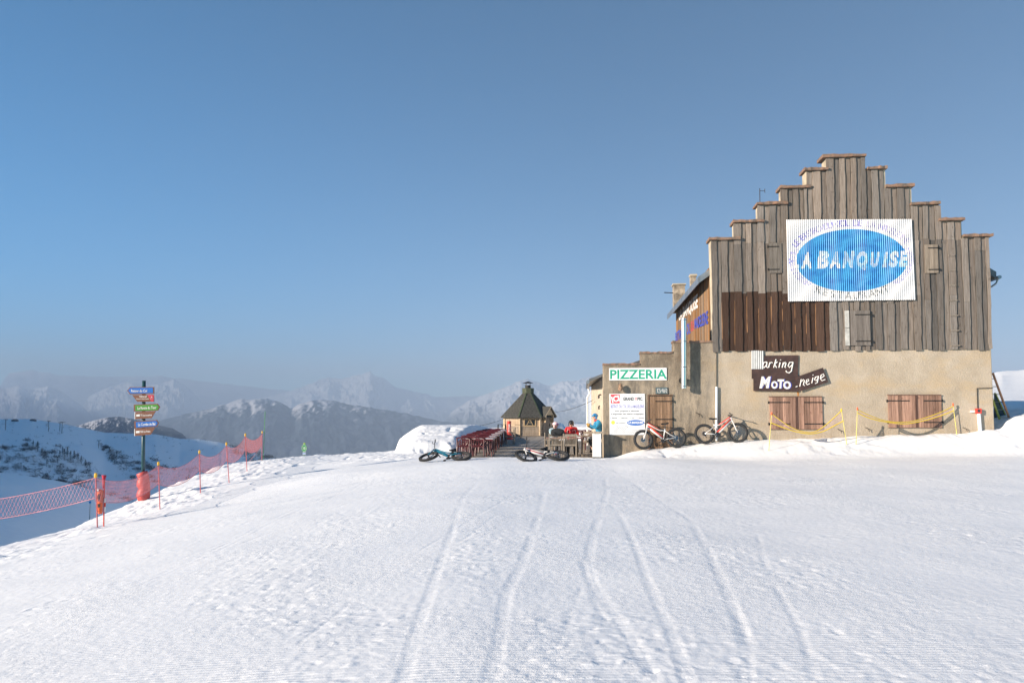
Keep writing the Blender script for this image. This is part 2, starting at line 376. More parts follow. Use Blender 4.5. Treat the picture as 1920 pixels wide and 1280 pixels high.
# ------------------------------------------------------------------ mountains
def mountain_material(name, forest, snowline, fade, rock=(.10, .095, .10), fcol=(.02, .034, .048), nsc=.004, bias=0.0, asp=0.0):
    m = bpy.data.materials.new(name); m.use_nodes = True; t = m.node_tree; b = t.nodes['Principled BSDF']; L = t.links.new
    b.inputs['Roughness'].default_value = .8; b.inputs['Specular IOR Level'].default_value = .1
    geo = N(t, 'NewGeometry'); sp = N(t, 'SeparateXYZ'); L(geo.outputs['Position'], sp.inputs[0]); sn = N(t, 'SeparateXYZ'); L(geo.outputs['Normal'], sn.inputs[0])
    n = N(t, 'TexNoise'); n.inputs['Scale'].default_value = nsc; n.inputs['Detail'].default_value = 9; n.inputs['Roughness'].default_value = .65; L(geo.outputs['Position'], n.inputs['Vector'])
    def mth(op, a, bb, c=None):
        q = N(t, 'Math', operation=op)
        for i, v in enumerate((a, bb, c)):
            if v is None: continue
            if isinstance(v, (int, float)): q.inputs[i].default_value = v
            else: L(v, q.inputs[i])
        return q.outputs[0]
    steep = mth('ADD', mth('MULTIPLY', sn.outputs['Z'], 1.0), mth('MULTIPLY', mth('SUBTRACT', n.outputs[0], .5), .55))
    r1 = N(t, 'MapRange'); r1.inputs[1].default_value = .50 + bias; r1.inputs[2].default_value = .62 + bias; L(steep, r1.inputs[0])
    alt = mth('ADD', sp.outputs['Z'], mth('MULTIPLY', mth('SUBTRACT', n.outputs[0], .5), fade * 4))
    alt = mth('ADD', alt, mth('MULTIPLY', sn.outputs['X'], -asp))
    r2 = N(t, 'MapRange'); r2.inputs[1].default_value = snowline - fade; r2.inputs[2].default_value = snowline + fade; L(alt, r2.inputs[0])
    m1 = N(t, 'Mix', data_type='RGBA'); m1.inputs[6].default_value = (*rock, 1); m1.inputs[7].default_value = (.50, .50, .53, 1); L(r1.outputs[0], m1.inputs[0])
    m2 = N(t, 'Mix', data_type='RGBA'); 
    mp = N(t, 'Mapping'); mp.inputs['Scale'].default_value = (1, .35, .3); L(geo.outputs['Position'], mp.inputs[0]); nf = N(t, 'TexNoise'); nf.inputs['Scale'].default_value = nsc * 1.7; nf.inputs['Detail'].default_value = 8; nf.inputs['Roughness'].default_value = .7; L(mp.outputs[0], nf.inputs['Vector'])
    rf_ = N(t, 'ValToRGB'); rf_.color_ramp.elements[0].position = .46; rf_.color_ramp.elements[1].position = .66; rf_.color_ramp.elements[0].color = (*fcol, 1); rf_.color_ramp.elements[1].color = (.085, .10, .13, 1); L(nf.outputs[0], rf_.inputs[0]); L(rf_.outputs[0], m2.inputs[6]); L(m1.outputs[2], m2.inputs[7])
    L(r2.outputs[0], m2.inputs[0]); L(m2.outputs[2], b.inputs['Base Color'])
    return m
def mountain(name, crest, Rr, front, base_py, material, px_pad=60, seed=1, rough=.12, cols=520, rows=110, spur=1.0, spurs=3.0, back=.25):
    """crest: photo pixels of the ridge line; stands Rr metres away, its front slope reaching `front` metres towards us."""
    px0 = crest[0][0]; px1 = crest[-1][0]
    px = np.linspace(px0, px1, cols); py = np.interp(px, [c[0] for c in crest], [c[1] for c in crest])
    slope = (775 - py) / 1450.0
    base_z = EYE + (775 - base_py) / 1450.0 * (Rr - front)
    v = np.concatenate([np.linspace(-back, 0, 14)[:-1], np.linspace(0, 1, rows) ** 1.15])
    PX, V = np.meshgrid(px, v); SL = np.interp(PX, px, slope)
    wob = .05 * fbm(PX / 90, V * 0 + seed, 3, seed)
    D = Rr * (1 + wob * (1 - np.clip(V, 0, 1))) - V * front
    X = (PX - 960) / 1450.0 * D; Y = D
    H = Rr * SL; amp = (np.maximum(H - base_z, 60))
    jag = fbm(PX / 26, V * 0 + 3.1, 4, seed + 3, .6) * .020 * amp
    zc = EYE + SL * D + jag
    vv = np.clip(V, 0, 1)
    shape = (1 - vv) ** 1.05
    Z = base_z + (zc - base_z) * shape
    k = np.sin(np.pi * np.clip(vv, 0, 1) ** .7)
    Xn = X / (Rr * .09); Yn = Y / (Rr * .09)
    rg = ridged((PX / 60.0) * spurs / 3 + .5 * fbm(PX / 80, V * 3, 3, seed + 8), V * 1.6, 5, seed + 11, .55)
    fine = fbm(Xn * 6, Yn * 6, 5, seed + 15, .6)
    Z = Z + amp * k * (spur * .20 * (rg - .25) + rough * .45 * fine)
    Z = np.where(V < 0, zc - (-V) * Rr * .45, Z)
    edge = np.minimum(ss(px0, px0 + px_pad, PX), ss(px1, px1 - px_pad, PX))
    Z = base_z + (Z - base_z) * edge
    o = grid_obj(name, X, Y, Z, material); tag(o, kind='structure'); return o
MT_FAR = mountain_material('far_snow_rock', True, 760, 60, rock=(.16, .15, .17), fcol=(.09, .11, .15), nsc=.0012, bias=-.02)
MT_MID = mountain_material('mid_snow_rock', True, 0, 90, nsc=.0022, bias=.0)
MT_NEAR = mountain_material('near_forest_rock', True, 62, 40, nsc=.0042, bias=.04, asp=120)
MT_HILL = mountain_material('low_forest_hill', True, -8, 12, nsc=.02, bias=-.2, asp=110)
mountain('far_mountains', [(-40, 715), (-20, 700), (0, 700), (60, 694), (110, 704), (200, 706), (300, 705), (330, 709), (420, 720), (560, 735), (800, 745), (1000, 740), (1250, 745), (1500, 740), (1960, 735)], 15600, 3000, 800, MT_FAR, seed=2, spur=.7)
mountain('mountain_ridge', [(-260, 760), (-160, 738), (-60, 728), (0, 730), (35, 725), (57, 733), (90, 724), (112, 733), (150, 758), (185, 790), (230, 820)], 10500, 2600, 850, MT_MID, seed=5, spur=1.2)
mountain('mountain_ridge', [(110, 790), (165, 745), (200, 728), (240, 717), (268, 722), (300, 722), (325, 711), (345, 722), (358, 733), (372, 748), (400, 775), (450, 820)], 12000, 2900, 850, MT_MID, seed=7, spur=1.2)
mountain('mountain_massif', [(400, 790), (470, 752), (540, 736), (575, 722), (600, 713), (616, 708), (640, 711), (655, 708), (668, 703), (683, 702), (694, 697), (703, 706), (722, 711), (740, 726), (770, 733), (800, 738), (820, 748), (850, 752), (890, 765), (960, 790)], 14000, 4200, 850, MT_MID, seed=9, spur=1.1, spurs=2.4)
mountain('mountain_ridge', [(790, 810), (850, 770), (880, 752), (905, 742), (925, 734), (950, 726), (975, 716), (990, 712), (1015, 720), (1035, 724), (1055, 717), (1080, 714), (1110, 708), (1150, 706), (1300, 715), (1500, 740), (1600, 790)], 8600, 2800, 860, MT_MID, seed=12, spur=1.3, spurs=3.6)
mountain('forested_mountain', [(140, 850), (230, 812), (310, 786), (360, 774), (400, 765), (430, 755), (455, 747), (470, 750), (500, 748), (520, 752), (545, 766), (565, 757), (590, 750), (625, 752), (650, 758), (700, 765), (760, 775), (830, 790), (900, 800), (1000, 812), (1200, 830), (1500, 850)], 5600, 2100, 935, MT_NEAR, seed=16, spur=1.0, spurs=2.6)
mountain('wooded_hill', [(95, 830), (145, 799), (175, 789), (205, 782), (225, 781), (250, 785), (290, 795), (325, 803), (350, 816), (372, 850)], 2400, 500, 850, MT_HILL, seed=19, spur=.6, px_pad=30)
# the mountain flank behind the photographer's left shoulder that keeps the valley in shade
def shading_hill():
    t = np.array([TS.x, TS.y]); t = t / np.linalg.norm(t); p = np.array([t[1], -t[0]])
    if p[1] < 0: p = -p
    D0 = 420.0; top = -6.0 + D0 * math.tan(R(SUN_EL))
    a = np.linspace(-150, 2600, 120); b = np.linspace(-1, 1, 40)
    A, B = np.meshgrid(a, b)
    X = t[0] * (D0 + 200 * B + 0) + p[0] * A; Y = t[1] * (D0 + 200 * B) + p[1] * A
    Z = -60 + (top + 60) * np.cos(np.clip(np.abs(B), 0, 1) * np.pi / 2) ** 1.7 * ss(-150, -40, A) * ss(2600, 1500, A) 
    Z = Z + 6 * fbm(X / 60, Y / 60, 4, 77) * np.abs(B)
    o = grid_obj('mountain_flank', X, Y, Z, SNOW); tag(o, kind='structure')
shading_hill()
# ------------------------------------------------------------------ haze
def haze():
    b = MB(); b.bx(-9500, 12000, -520, 17500, -1100, 980)
    m = bpy.data.materials.new('haze'); m.use_nodes = True; t = m.node_tree
    t.nodes.remove(t.nodes['Principled BSDF']); v = N(t, 'VolumePrincipled')
    v.inputs['Color'].default_value = (.45, .555, .70, 1); v.inputs['Density'].default_value = HAZE
    v.inputs['Anisotropy'].default_value = -0.15
    t.links.new(v.outputs[0], t.nodes['Material Output'].inputs['Volume'])
    o = b.build('haze', m); tag(o, kind='stuff')
HAZE = 1.85e-4
haze()
# ------------------------------------------------------------------ text
def text_mesh(s, bold=0.0, shear=0.0, spacing=1.0):
    cu = bpy.data.curves.new('text', 'FONT'); cu.body = s; cu.size = 1; cu.offset = bold; cu.shear = shear; cu.space_character = spacing
    cu.resolution_u = 3; cu.fill_mode = 'FRONT'
    o = bpy.data.objects.new('text', cu); C.objects.link(o); dg = bpy.context.evaluated_depsgraph_get(); dg.update()
    me = bpy.data.meshes.new_from_object(o.evaluated_get(dg)); bpy.data.objects.remove(o)
    vs = [(v.co.x, v.co.y) for v in me.vertices]; fs = [tuple(p.vertices) for p in me.polygons]
    bpy.data.meshes.remove(me); return vs, fs
def fit_text(mb, s, x0, x1, z0, z1, y, bold=0.0, shear=0.0, spacing=1.0, tilt=0.0):
    """text stretched to the box x0..x1, z0..z1, standing in the plane y and facing -y"""
    vs, fs = text_mesh(s, bold, shear, spacing)
    ax = min(v[0] for v in vs); bx = max(v[0] for v in vs); ay = min(v[1] for v in vs); by = max(v[1] for v in vs)
    cx = (x0 + x1) / 2; cz = (z0 + z1) / 2; ct, st = math.cos(tilt), math.sin(tilt); out = []
    for a, b in vs:
        x = x0 + (a - ax) / (bx - ax) * (x1 - x0) - cx; z = z0 + (b - ay) / (by - ay) * (z1 - z0) - cz
        out.append((cx + x * ct - z * st, y, cz + x * st + z * ct))
    mb.add(out, [f[::-1] for f in fs]); return mb
# ------------------------------------------------------------------ materials for the building
def stucco(name, dark):
    m = bpy.data.materials.new(name); m.use_nodes = True; t = m.node_tree; b = t.nodes['Principled BSDF']; L = t.links.new
    b.inputs['Roughness'].default_value = .95; b.inputs['Specular IOR Level'].default_value = .1
    tc = N(t, 'TexCoord'); sp = N(t, 'SeparateXYZ'); L(tc.outputs['Object'], sp.inputs[0])
    def noise(sc, det, r=.6, st=None):
        n = N(t, 'TexNoise'); n.inputs['Scale'].default_value = sc; n.inputs['Detail'].default_value = det; n.inputs['Roughness'].default_value = r
        if st: mp = N(t, 'Mapping'); mp.inputs['Scale'].default_value = st; L(tc.outputs['Object'], mp.inputs[0]); L(mp.outputs[0], n.inputs['Vector'])
        else: L(tc.outputs['Object'], n.inputs['Vector'])
        return n.outputs[0]
    def ramp(src, p0, p1, c0=(0, 0, 0), c1=(1, 1, 1)):
        r = N(t, 'ValToRGB'); r.color_ramp.elements[0].position = p0; r.color_ramp.elements[1].position = p1
        r.color_ramp.elements[0].color = (*c0, 1); r.color_ramp.elements[1].color = (*c1, 1); L(src, r.inputs[0]); return r.outputs[0]
    def mix(f, a, c, mode='MIX'):
        q = N(t, 'Mix', data_type='RGBA', blend_type=mode)
        for i, v in ((0, f), (6, a), (7, c)):
            if isinstance(v, (int, float)): q.inputs[i].default_value = v
            elif isinstance(v, tuple): q.inputs[i].default_value = (*v, 1)
            else: L(v, q.inputs[i])
        return q.outputs[2]
    base = ramp(noise(.9, 6, .65), .3, .72, (.36, .298, .225), (.52, .445, .355))
    grain = ramp(noise(38, 3), .3, .7, (.78, .78, .78), (1.1, 1.1, 1.1))
    base = mix(1.0, base, grain, 'MULTIPLY')
    tan = ramp(noise(.45, 4, .6, (1, 1, 2.2)), .52, .68)
    base = mix(tan, base, (.44, .34, .225))
    # older, sooty wall on the left of the corner pipe: streaks running down from the parapet
    mr = N(t, 'MapRange'); mr.inputs[1].default_value = .35; mr.inputs[2].default_value = -.6; L(sp.outputs['X'], mr.inputs[0])
    old = mix(ramp(noise(1.8, 7, .7), .35, .65), (.30, .245, .18), (.41, .335, .25))
    old = mix(ramp(noise(1.1, 8, .75, (2.6, 1, .7)), .42, .62), old, (.14, .125, .105))
    mz = N(t, 'MapRange'); mz.inputs[1].default_value = 3.0; mz.inputs[2].default_value = 3.75; L(sp.outputs['Z'], mz.inputs[0])
    q = N(t, 'Math', operation='MULTIPLY'); L(mz.outputs[0], q.inputs[0]); L(ramp(noise(2.2, 7, .75), .36, .54), q.inputs[1])
    old = mix(q.outputs[0], old, (.17, .135, .10))
    old = mix(1.0, old, grain, 'MULTIPLY')
    q2 = N(t, 'Math', operation='MULTIPLY'); L(mr.outputs[0], q2.inputs[0]); q2.inputs[1].default_value = .95
    L(mix(q2.outputs[0], base, old), b.inputs['Base Color'])
    bc = b.inputs['Base Color'].links[0].from_socket
    mb_ = N(t, 'MapRange'); mb_.inputs[1].default_value = 1.75; mb_.inputs[2].default_value = .7; L(sp.outputs['Z'], mb_.inputs[0])
    q3 = N(t, 'Math', operation='MULTIPLY'); L(mb_.outputs[0], q3.inputs[0]); L(ramp(noise(2.4, 7, .7, (1.6, 1, .8)), .40, .66), q3.inputs[1])
    q4 = N(t, 'Math', operation='MULTIPLY'); L(q3.outputs[0], q4.inputs[0]); q4.inputs[1].default_value = .55
    bc = mix(q4.outputs[0], bc, (.27, .205, .14))
    st_ = ramp(noise(1.3, 6, .7, (3.5, 1, .22)), .60, .74); q5 = N(t, 'Math', operation='MULTIPLY'); L(st_, q5.inputs[0]); q5.inputs[1].default_value = .35
    L(mix(q5.outputs[0], bc, (.30, .235, .165)), b.inputs['Base Color'])
    bp = N(t, 'Bump'); bp.inputs['Strength'].default_value = .8; bp.inputs['Distance'].default_value = .03; L(noise(16, 5, .7), bp.inputs['Height']); L(bp.outputs[0], b.inputs['Normal'])
    return m
STUCCO = stucco('stucco', 0)
PLASTER = mat('old_plaster', (.50, .43, .32), .95, var=.15, scale=3, bump=.01)
RUSTCAP = mat('lichen_cap', (.235, .13, .085), .95, var=.25, scale=7, bump=.02, col2=(.13, .11, .09))
def wood(name, tone=True, knots=.5):
    m = bpy.data.materials.new(name); m.use_nodes = True; t = m.node_tree; b = t.nodes['Principled BSDF']; L = t.links.new
    b.inputs['Roughness'].default_value = .85; b.inputs['Specular IOR Level'].default_value = .15
    tc = N(t, 'TexCoord'); at = N(t, 'Attribute', attribute_name='tone')
    mp = N(t, 'Mapping'); mp.inputs['Scale'].default_value = (26, 26, 1.3); L(tc.outputs['Object'], mp.inputs[0])
    n = N(t, 'TexNoise'); n.inputs['Scale'].default_value = 1.0; n.inputs['Detail'].default_value = 7; n.inputs['Roughness'].default_value = .7; L(mp.outputs[0], n.inputs['Vector'])
    r = N(t, 'ValToRGB'); r.color_ramp.elements[0].position = .3; r.color_ramp.elements[1].position = .68; r.color_ramp.elements[0].color = (.5, .48, .46, 1); r.color_ramp.elements[1].color = (1.25, 1.22, 1.2, 1); L(n.outputs[0], r.inputs[0])
    n2 = N(t, 'TexNoise'); n2.inputs['Scale'].default_value = 7; n2.inputs['Detail'].default_value = 3; L(tc.outputs['Object'], n2.inputs['Vector'])
    r2 = N(t, 'ValToRGB'); r2.color_ramp.elements[0].position = .27; r2.color_ramp.elements[1].position = .36; r2.color_ramp.elements[0].color = (.35, .3, .26, 1); r2.color_ramp.elements[1].color = (1, 1, 1, 1); L(n2.outputs[0], r2.inputs[0])
    a = N(t, 'Mix', data_type='RGBA', blend_type='MULTIPLY'); a.inputs[0].default_value = 1; L(at.outputs['Color'], a.inputs[6]); L(r.outputs[0], a.inputs[7])
    c = N(t, 'Mix', data_type='RGBA', blend_type='MULTIPLY'); c.inputs[0].default_value = knots; L(a.outputs[2], c.inputs[6]); L(r2.outputs[0], c.inputs[7])
    L(c.outputs[2], b.inputs['Base Color'])
    bp = N(t, 'Bump'); bp.inputs['Strength'].default_value = .5; bp.inputs['Distance'].default_value = .006; L(n.outputs[0], bp.inputs['Height']); L(bp.outputs[0], b.inputs['Normal'])
    return m
WOOD = wood('weathered_wood')
IRON = mat('black_iron', (.035, .033, .032), .6, .6, var=.2)
ZINC = mat('zinc', (.30, .33, .36), .45, .7, var=.15, scale=3)
STEEL = mat('stainless', (.62, .62, .64), .28, .95, var=.06, scale=4)
WHITE = mat('white_paint', (.70, .70, .68), .5, var=.04)
WPLAST = mat('white_plastic', (.78, .79, .80), .4, var=.03)
# ------------------------------------------------------------------ the restaurant
rnd = random.Random(4)
rest = empty('restaurant_building', O, -TH, 'tall building with stepped gable, grey plank cladding over beige stucco', 'building')
uL = FW(1131, 780)[0]; uC = FW(1338, 650)[0]; uR = FW(1863, 730)[0]; uRt = FW(1856, 500)[0]; uLt = FW(1333, 500)[0]
zS = FW(1600, 654)[1]
def zP(px, py): return FW(px, py)[1]
def uP(px, py=500): return FW(px, py)[0]
low = [(uL, -1.2), (uL, zP(1131, 683)), (uP(1201, 683), zP(1201, 682.5)), (uP(1201, 661), zP(1201, 661.5)), (uP(1262, 661), zP(1262, 660.5)), (uP(1262, 641), zP(1262, 641)), (uP(1339, 641), zP(1339, 641)), (uP(1339, 655), zS), (uR - .03, zS), (uR, -1.2)]
MB().prism(low, 0, .55).build('stucco_wall', STUCCO, rest, bevel=.03)
def ragged(mb, x0, x1, y0, y1, z, th, seg=9, j=.02, rs=1):
    rr = random.Random(rs); P = []
    for i in range(seg + 1):
        x = x0 + (x1 - x0) * i / seg
        P.append((x, z + rr.uniform(-j, j) * .5, z + th + rr.uniform(-j, j), y0 + rr.uniform(-j, j)))
    vs = []; fs = []
    for x, a, c, yy in P: vs += [(x, yy, a), (x, y1, a), (x, y1, c), (x, yy, c)]
    for i in range(seg):
        b = i * 4
        fs += [(b, b + 4, b + 5, b + 1), (b + 1, b + 5, b + 6, b + 2), (b + 2, b + 6, b + 7, b + 3), (b + 3, b + 7, b + 4, b)]
    fs += [(0, 1, 2, 3), (seg * 4, seg * 4 + 3, seg * 4 + 2, seg * 4 + 1)]
    mb.add(vs, fs)
for i, (a, c, y) in enumerate(((1131, 1200, 683), (1201, 1261, 661), (1262, 1339, 641))):
    mb = MB(); ragged(mb, uP(a, y) - .02, uP(c, y) + .01, -.03, .58, zP(a, y) - .035, .07, 12, .018, i); mb.build('coping', RUSTCAP, rest)
# stepped gable: px left, px right, top
STEPS = [(1331, 1378, 451), (1378, 1423, 418), (1423, 1467, 385), (1467, 1512, 354), (1512, 1549, 321), (1549, 1621, 296), (1621, 1660, 319), (1660, 1709, 352), (1709, 1757, 385), (1757, 1803, 415), (1803, 1854, 445)]
SU = [(uP(a, y + 20), uP(b, y + 20), zP((a + b) / 2, y)) for a, b, y in STEPS]
SU[0] = (uLt, SU[0][1], SU[0][2]); SU[-1] = (SU[-1][0], uRt, SU[-1][2])
up = [(uC, zS + .002)]
for i, (a, b, z) in enumerate(SU):
    a = SU[i - 1][1] if i else a
    up += [(a, z), (b, z)]
up.append((uR - .03, zS + .002))
MB().prism(up, .0, .5).build('gable_wall', PLASTER, rest)
caps = [(1329, 1387, 446), (1374, 1432, 413), (1418, 1476, 380), (1462, 1519, 349), (1507, 1551, 316), (1541, 1622, 291), (1625, 1661, 314), (1660, 1712, 347), (1706, 1760, 380), (1758, 1806, 410), (1804, 1859, 440)]
for i, (a, b, y) in enumerate(caps):
    mb = MB(); z0 = SU[i][2] + .004; ragged(mb, uP(a, y) - .01, uP(b, y), -.16, .62, z0, .10, 8, .02, 20 + i); mb.build('coping', RUSTCAP, rest)
# plank cladding
def step_top(u):
    for a, b, z in SU:
        if u <= b: return z
    return SU[-1][2]
clad = MB()
def board(mb, u0, u1, z0, z1, y, th, col, rr, wany=.012, seg=None):
    seg = seg or max(2, int((z1 - z0) / .22)); P = []
    ph = rr.uniform(0, 9)
    for i in range(seg + 1):
        z = z0 + (z1 - z0) * i / seg
        e0 = wany * (math.sin(ph + z * 2.1) + rr.uniform(-1, 1)); e1 = wany * (math.sin(ph * 2 + z * 1.7) + rr.uniform(-1, 1))
        P.append((u0 + e0, u1 + e1, z))
    vs = []
    for a, b, z in P: vs += [(a, y - th, z), (b, y - th, z), (b, y, z), (a, y, z)]
    fs = [(0, 1, 2, 3), (seg * 4, seg * 4 + 3, seg * 4 + 2, seg * 4 + 1)]
    for i in range(seg):
        b = i * 4; fs += [(b, b + 4, b + 5, b + 1), (b + 1, b + 5, b + 6, b + 2), (b + 2, b + 6, b + 7, b + 3), (b + 3, b + 7, b + 4, b)]
    mb.add(vs, fs, col)
zB = zP(1450, 547); uB0 = uP(1351, 600); uB1 = uP(1556, 600)
def wide_left(z): return uC + (uLt - uC) * max(0, min(1, (z - zS) / (SU[0][2] - zS)))
u = uLt + .02; k = 0
GREY = (.212, .190, .172)
while u < uR - .05:
    wd = rnd.uniform(.17, .27); u1 = min(u + wd, uR - .02)
    mid = (u + u1) / 2; zt = step_top(mid)
    if any(abs(mid - s[1]) < wd / 2 for s in SU[:-1]):     # keep boards inside their own step
        for s in SU[:-1]:
            if abs(mid - s[1]) < wd / 2: u1 = s[1] if s[1] - u > .1 else u1
        zt = step_top((u + u1) / 2 - .001)
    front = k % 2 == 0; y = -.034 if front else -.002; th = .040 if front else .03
    cuts = [zS - .05 + rnd.uniform(-.05, .02)]
    if uB0 - .05 < mid < uB1: cuts.append(zB + rnd.choice((0, 0, 0, .06, -.08)) + rnd.uniform(-.02, .02))
    elif rnd.random() < .6 and uP(1560) < mid: cuts.append(rnd.choice((zB - .4, zB + 1.0, zB + 1.55)) + rnd.uniform(-.2, .2))
    if zt - zB > 2.4: cuts.append(zP(1500, 455) + rnd.uniform(-.05, .05))
    cuts = [c for c in cuts if c < zt - .4] + [zt - rnd.uniform(0, .04)]
    for j in range(len(cuts) - 1):
        f = rnd.uniform(.68, 1.25); warm = rnd.uniform(-.012, .016)
        col = (GREY[0] * f + warm, GREY[1] * f + warm * .4, GREY[2] * f)
        if rnd.random() < .15: col = (col[0] * 1.25, col[1] * 1.2, col[2] * 1.15)
        if uB0 < mid < uB1 and cuts[j + 1] <= zB + .12: col = (.070 * f + .012, .044 * f + .006, .033 * f + .004)
        lean = 0
        if not front: col = tuple(c * .82 for c in col)  # recessed boards toned darker, deepening the shade of the gaps by colour
        elif uB0 < mid < uB1 and cuts[j + 1] <= zB + .12: board(clad, u - .016, u - .006, cuts[j] + rnd.uniform(.03, .7), cuts[j + 1] - rnd.uniform(.02, .6), y, th - .004, (.33, .19, .10), rnd, .006)  # bare-wood slivers on left edges; their orange stands in for sunlit board edges
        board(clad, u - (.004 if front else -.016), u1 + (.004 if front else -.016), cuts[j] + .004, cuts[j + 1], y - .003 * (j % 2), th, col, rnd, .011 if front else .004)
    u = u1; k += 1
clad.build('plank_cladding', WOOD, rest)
# hatches on the cladding
def boarded(px0, px1, py0, py1, y=-.082, n=3, col=(.23, .20, .175), name='hatch', th=.03, hinge=((.12,), (.88,)), hside='r', parent=None, white_strip=False, vary=.2):
    x0, z1 = FW(px0, py0); x1, _ = FW(px1, py0); _, z0 = FW(px0, py1); mb = MB(); w = (x1 - x0) / n
    for i in range(n):
        f = rnd.uniform(1 - vary, 1 + vary)
        mb.bx(x0 + i * w + .004, x0 + (i + 1) * w - .004, y - th, y, z0, z1, col=tuple(c * f for c in col))
    o = mb.build(name, WOOD, parent or rest)
    for q in hinge:
        h = MB()
        zz = z1 - (z1 - z0) * q[0]; a, b = (x0 + .25 * (x1 - x0), x1 + .05) if hside == 'r' else (x0 - .05, x0 + .78 * (x1 - x0))
        h.bx(a, b, y - th - .012, y - th - .001, zz - .018, zz + .018)
        h.bx((b - .03) if hside == 'r' else a - .0, b if hside == 'r' else a + .03, y - th - .02, y - .0, zz - .045, zz + .045)
        h.build('hinge', IRON, o)
    return o
boarded(1440, 1464, 457, 513, col=(.21, .19, .17), hside='l')
boarded(1731, 1756, 460, 513, col=(.26, .22, .18), hside='r')
hh = boarded(1592, 1629, 583, 648, col=(.20, .18, .165), hside='r')
mb = MB(); x0, z1 = FW(1582, 583); x1, z0 = FW(1592, 648)
mb.bx(x0, x1 - .006, -.105, -.082, (z0 + z1) / 2 + .01, z1); mb.bx(x0, x1 - .006, -.105, -.082, z0, (z0 + z1) / 2 - .01); mb.build('white_board', mat('aged_white', (.50, .49, .46), .7, var=.15), hh)
# open gap with battens near the right end
x0 = uP(1778, 480); x1 = uP(1784, 480)
for q in range(7):
    mb = MB(); zz = zP(1780, 480 + q * 28); mb.bx(x0 - .04, x1 + .07 + .015 * q, -.105, -.062, zz - .022, zz + .022, col=(.25, .22, .19))
    mb.build('batten', WOOD, rest)
# shutters at ground level
def shutter_pair(px0, pxm, px1, py0, py1):
    boarded(px0, pxm - 2, py0, py1, y=-.01, n=8, col=(.33, .205, .155), name='shutter', th=.035, hinge=((.17,), (.84,)), hside='l', vary=.4)
    boarded(pxm + 2, px1, py0, py1, y=-.01, n=8, col=(.33, .205, .155), name='shutter', th=.035, hinge=((.17,), (.84,)), hside='r', vary=.4)
    mb = MB(); x0, z1 = FW(px0, py0); x1, z0 = FW(px1, py1); mb.bx(x0 - .02, x1 + .02, -.075, -.001, z1 + .002, z1 + .03, col=(.2, .13, .1)); mb.bx(x0 - .02, x1 + .02, -.05, -.001, z0 - .02, z0 - .002, col=(.2, .13, .1))
    xm, _ = FW(pxm, py0); mb.bx(xm - .035, xm + .035, -.06, -.001, z0, z1, col=(.10, .06, .05)); mb.build('shutter_frame', WOOD, rest)
shutter_pair(1442, 1493, 1541, 744, 804)
shutter_pair(1664, 1717, 1764, 741, 801)
boarded(1218, 1260, 743, 845, y=-.01, n=9, col=(.26, .17, .11), name='door', th=.035, hinge=((.09,), (.42,), (.74,)), hside='r', vary=.3)
mb = MB(); x0, z1 = FW(1216, 741); x1, z0 = FW(1218, 845); mb.bx(x0 - .03, x1, -.06, -.001, z0, z1 + .03, col=(.16, .1, .07)); x2, _ = FW(1261, 741); mb.bx(x1, x2, -.06, -.001, z1 - .01, z1 + .03, col=(.16, .1, .07)); mb.build('door_frame', WOOD, rest)
# side wall of the upper floor
us = uLt + .03; DEEP = 11.6
sd = MB(); y = .5
while y < DEEP:
    w1 = rnd.uniform(.16, .26); f = rnd.uniform(.62, 1.25); a = rnd.random()
    col = (.30 * f, .165 * f, .075 * f) if a < .7 else (.22 * f, .16 * f, .11 * f)
    th = .03 if int(y * 10) % 2 else .05
    sd.bx(us - th, us, y + .004, min(y + w1, DEEP) - .004, 3.2, 7.35, col=col); y += w1
sd.build('side_cladding', WOOD, rest)
MB().bx(us + .001, us + .3, .51, DEEP, -1, 7.3).build('side_wall', PLASTER, rest)
MB().bx(uRt - .35, uRt - .06, .51, DEEP, -1, 7.3).build('side_wall', STUCCO, rest)
MB().bx(us + .31, uRt - .36, DEEP - .3, DEEP - .01, -1, 7.3).build('back_wall', PLASTER, rest)
def SW(px, py):
    d = BI.to_3x3() @ ray(px, py); e = BI @ Vector((0, 0, EYE)); t = (us - .055 - e.x) / d.x; q = e + d * t; return q.y, q.z
def side_text(s, q, bold, name, material, shear=0):
    # q: four photo pixels: left top, left base, right top, right base ; text runs from the far end towards us
    (ya, za1), (_, za0), (yb, zb1), (_, zb0) = SW(*q[0]), SW(*q[1]), SW(*q[2]), SW(*q[3])
    vs, fs = text_mesh(s, bold, shear); ax = min(v[0] for v in vs); bx = max(v[0] for v in vs); ay = min(v[1] for v in vs); by = max(v[1] for v in vs); out = []
    for a, b in vs:
        k = (a - ax) / (bx - ax); l = (b - ay) / (by - ay); z0 = za0 + (zb0 - za0) * k; z1 = za1 + (zb1 - za1) * k
        out.append((us - .056, ya + (yb - ya) * k, z0 + (z1 - z0) * l))
    MB().add(out, fs).build(name, material, rest)
LBLUE = mat('letter_blue', (.05, .07, .42), .6, var=.1); LRED = mat('letter_red', (.55, .05, .07), .6, var=.1); LWHITE = mat('letter_white', (.75, .73, .70), .6, var=.1)
side_text('LA BANQUISE', [(1273, 582), (1273, 605), (1308, 550), (1308, 582)], .03, 'lettering', LWHITE)
side_text('BISTROT COL', [(1266, 624), (1266, 641), (1294, 603), (1294, 625)], .03, 'lettering', LBLUE)
side_text('DE LA', [(1295.5, 603), (1295.5, 622), (1301, 599), (1301, 618)], .03, 'lettering', LRED)
side_text('MADELEINE', [(1302, 598), (1302, 617), (1327, 582), (1327, 607)], .03, 'lettering', LBLUE)
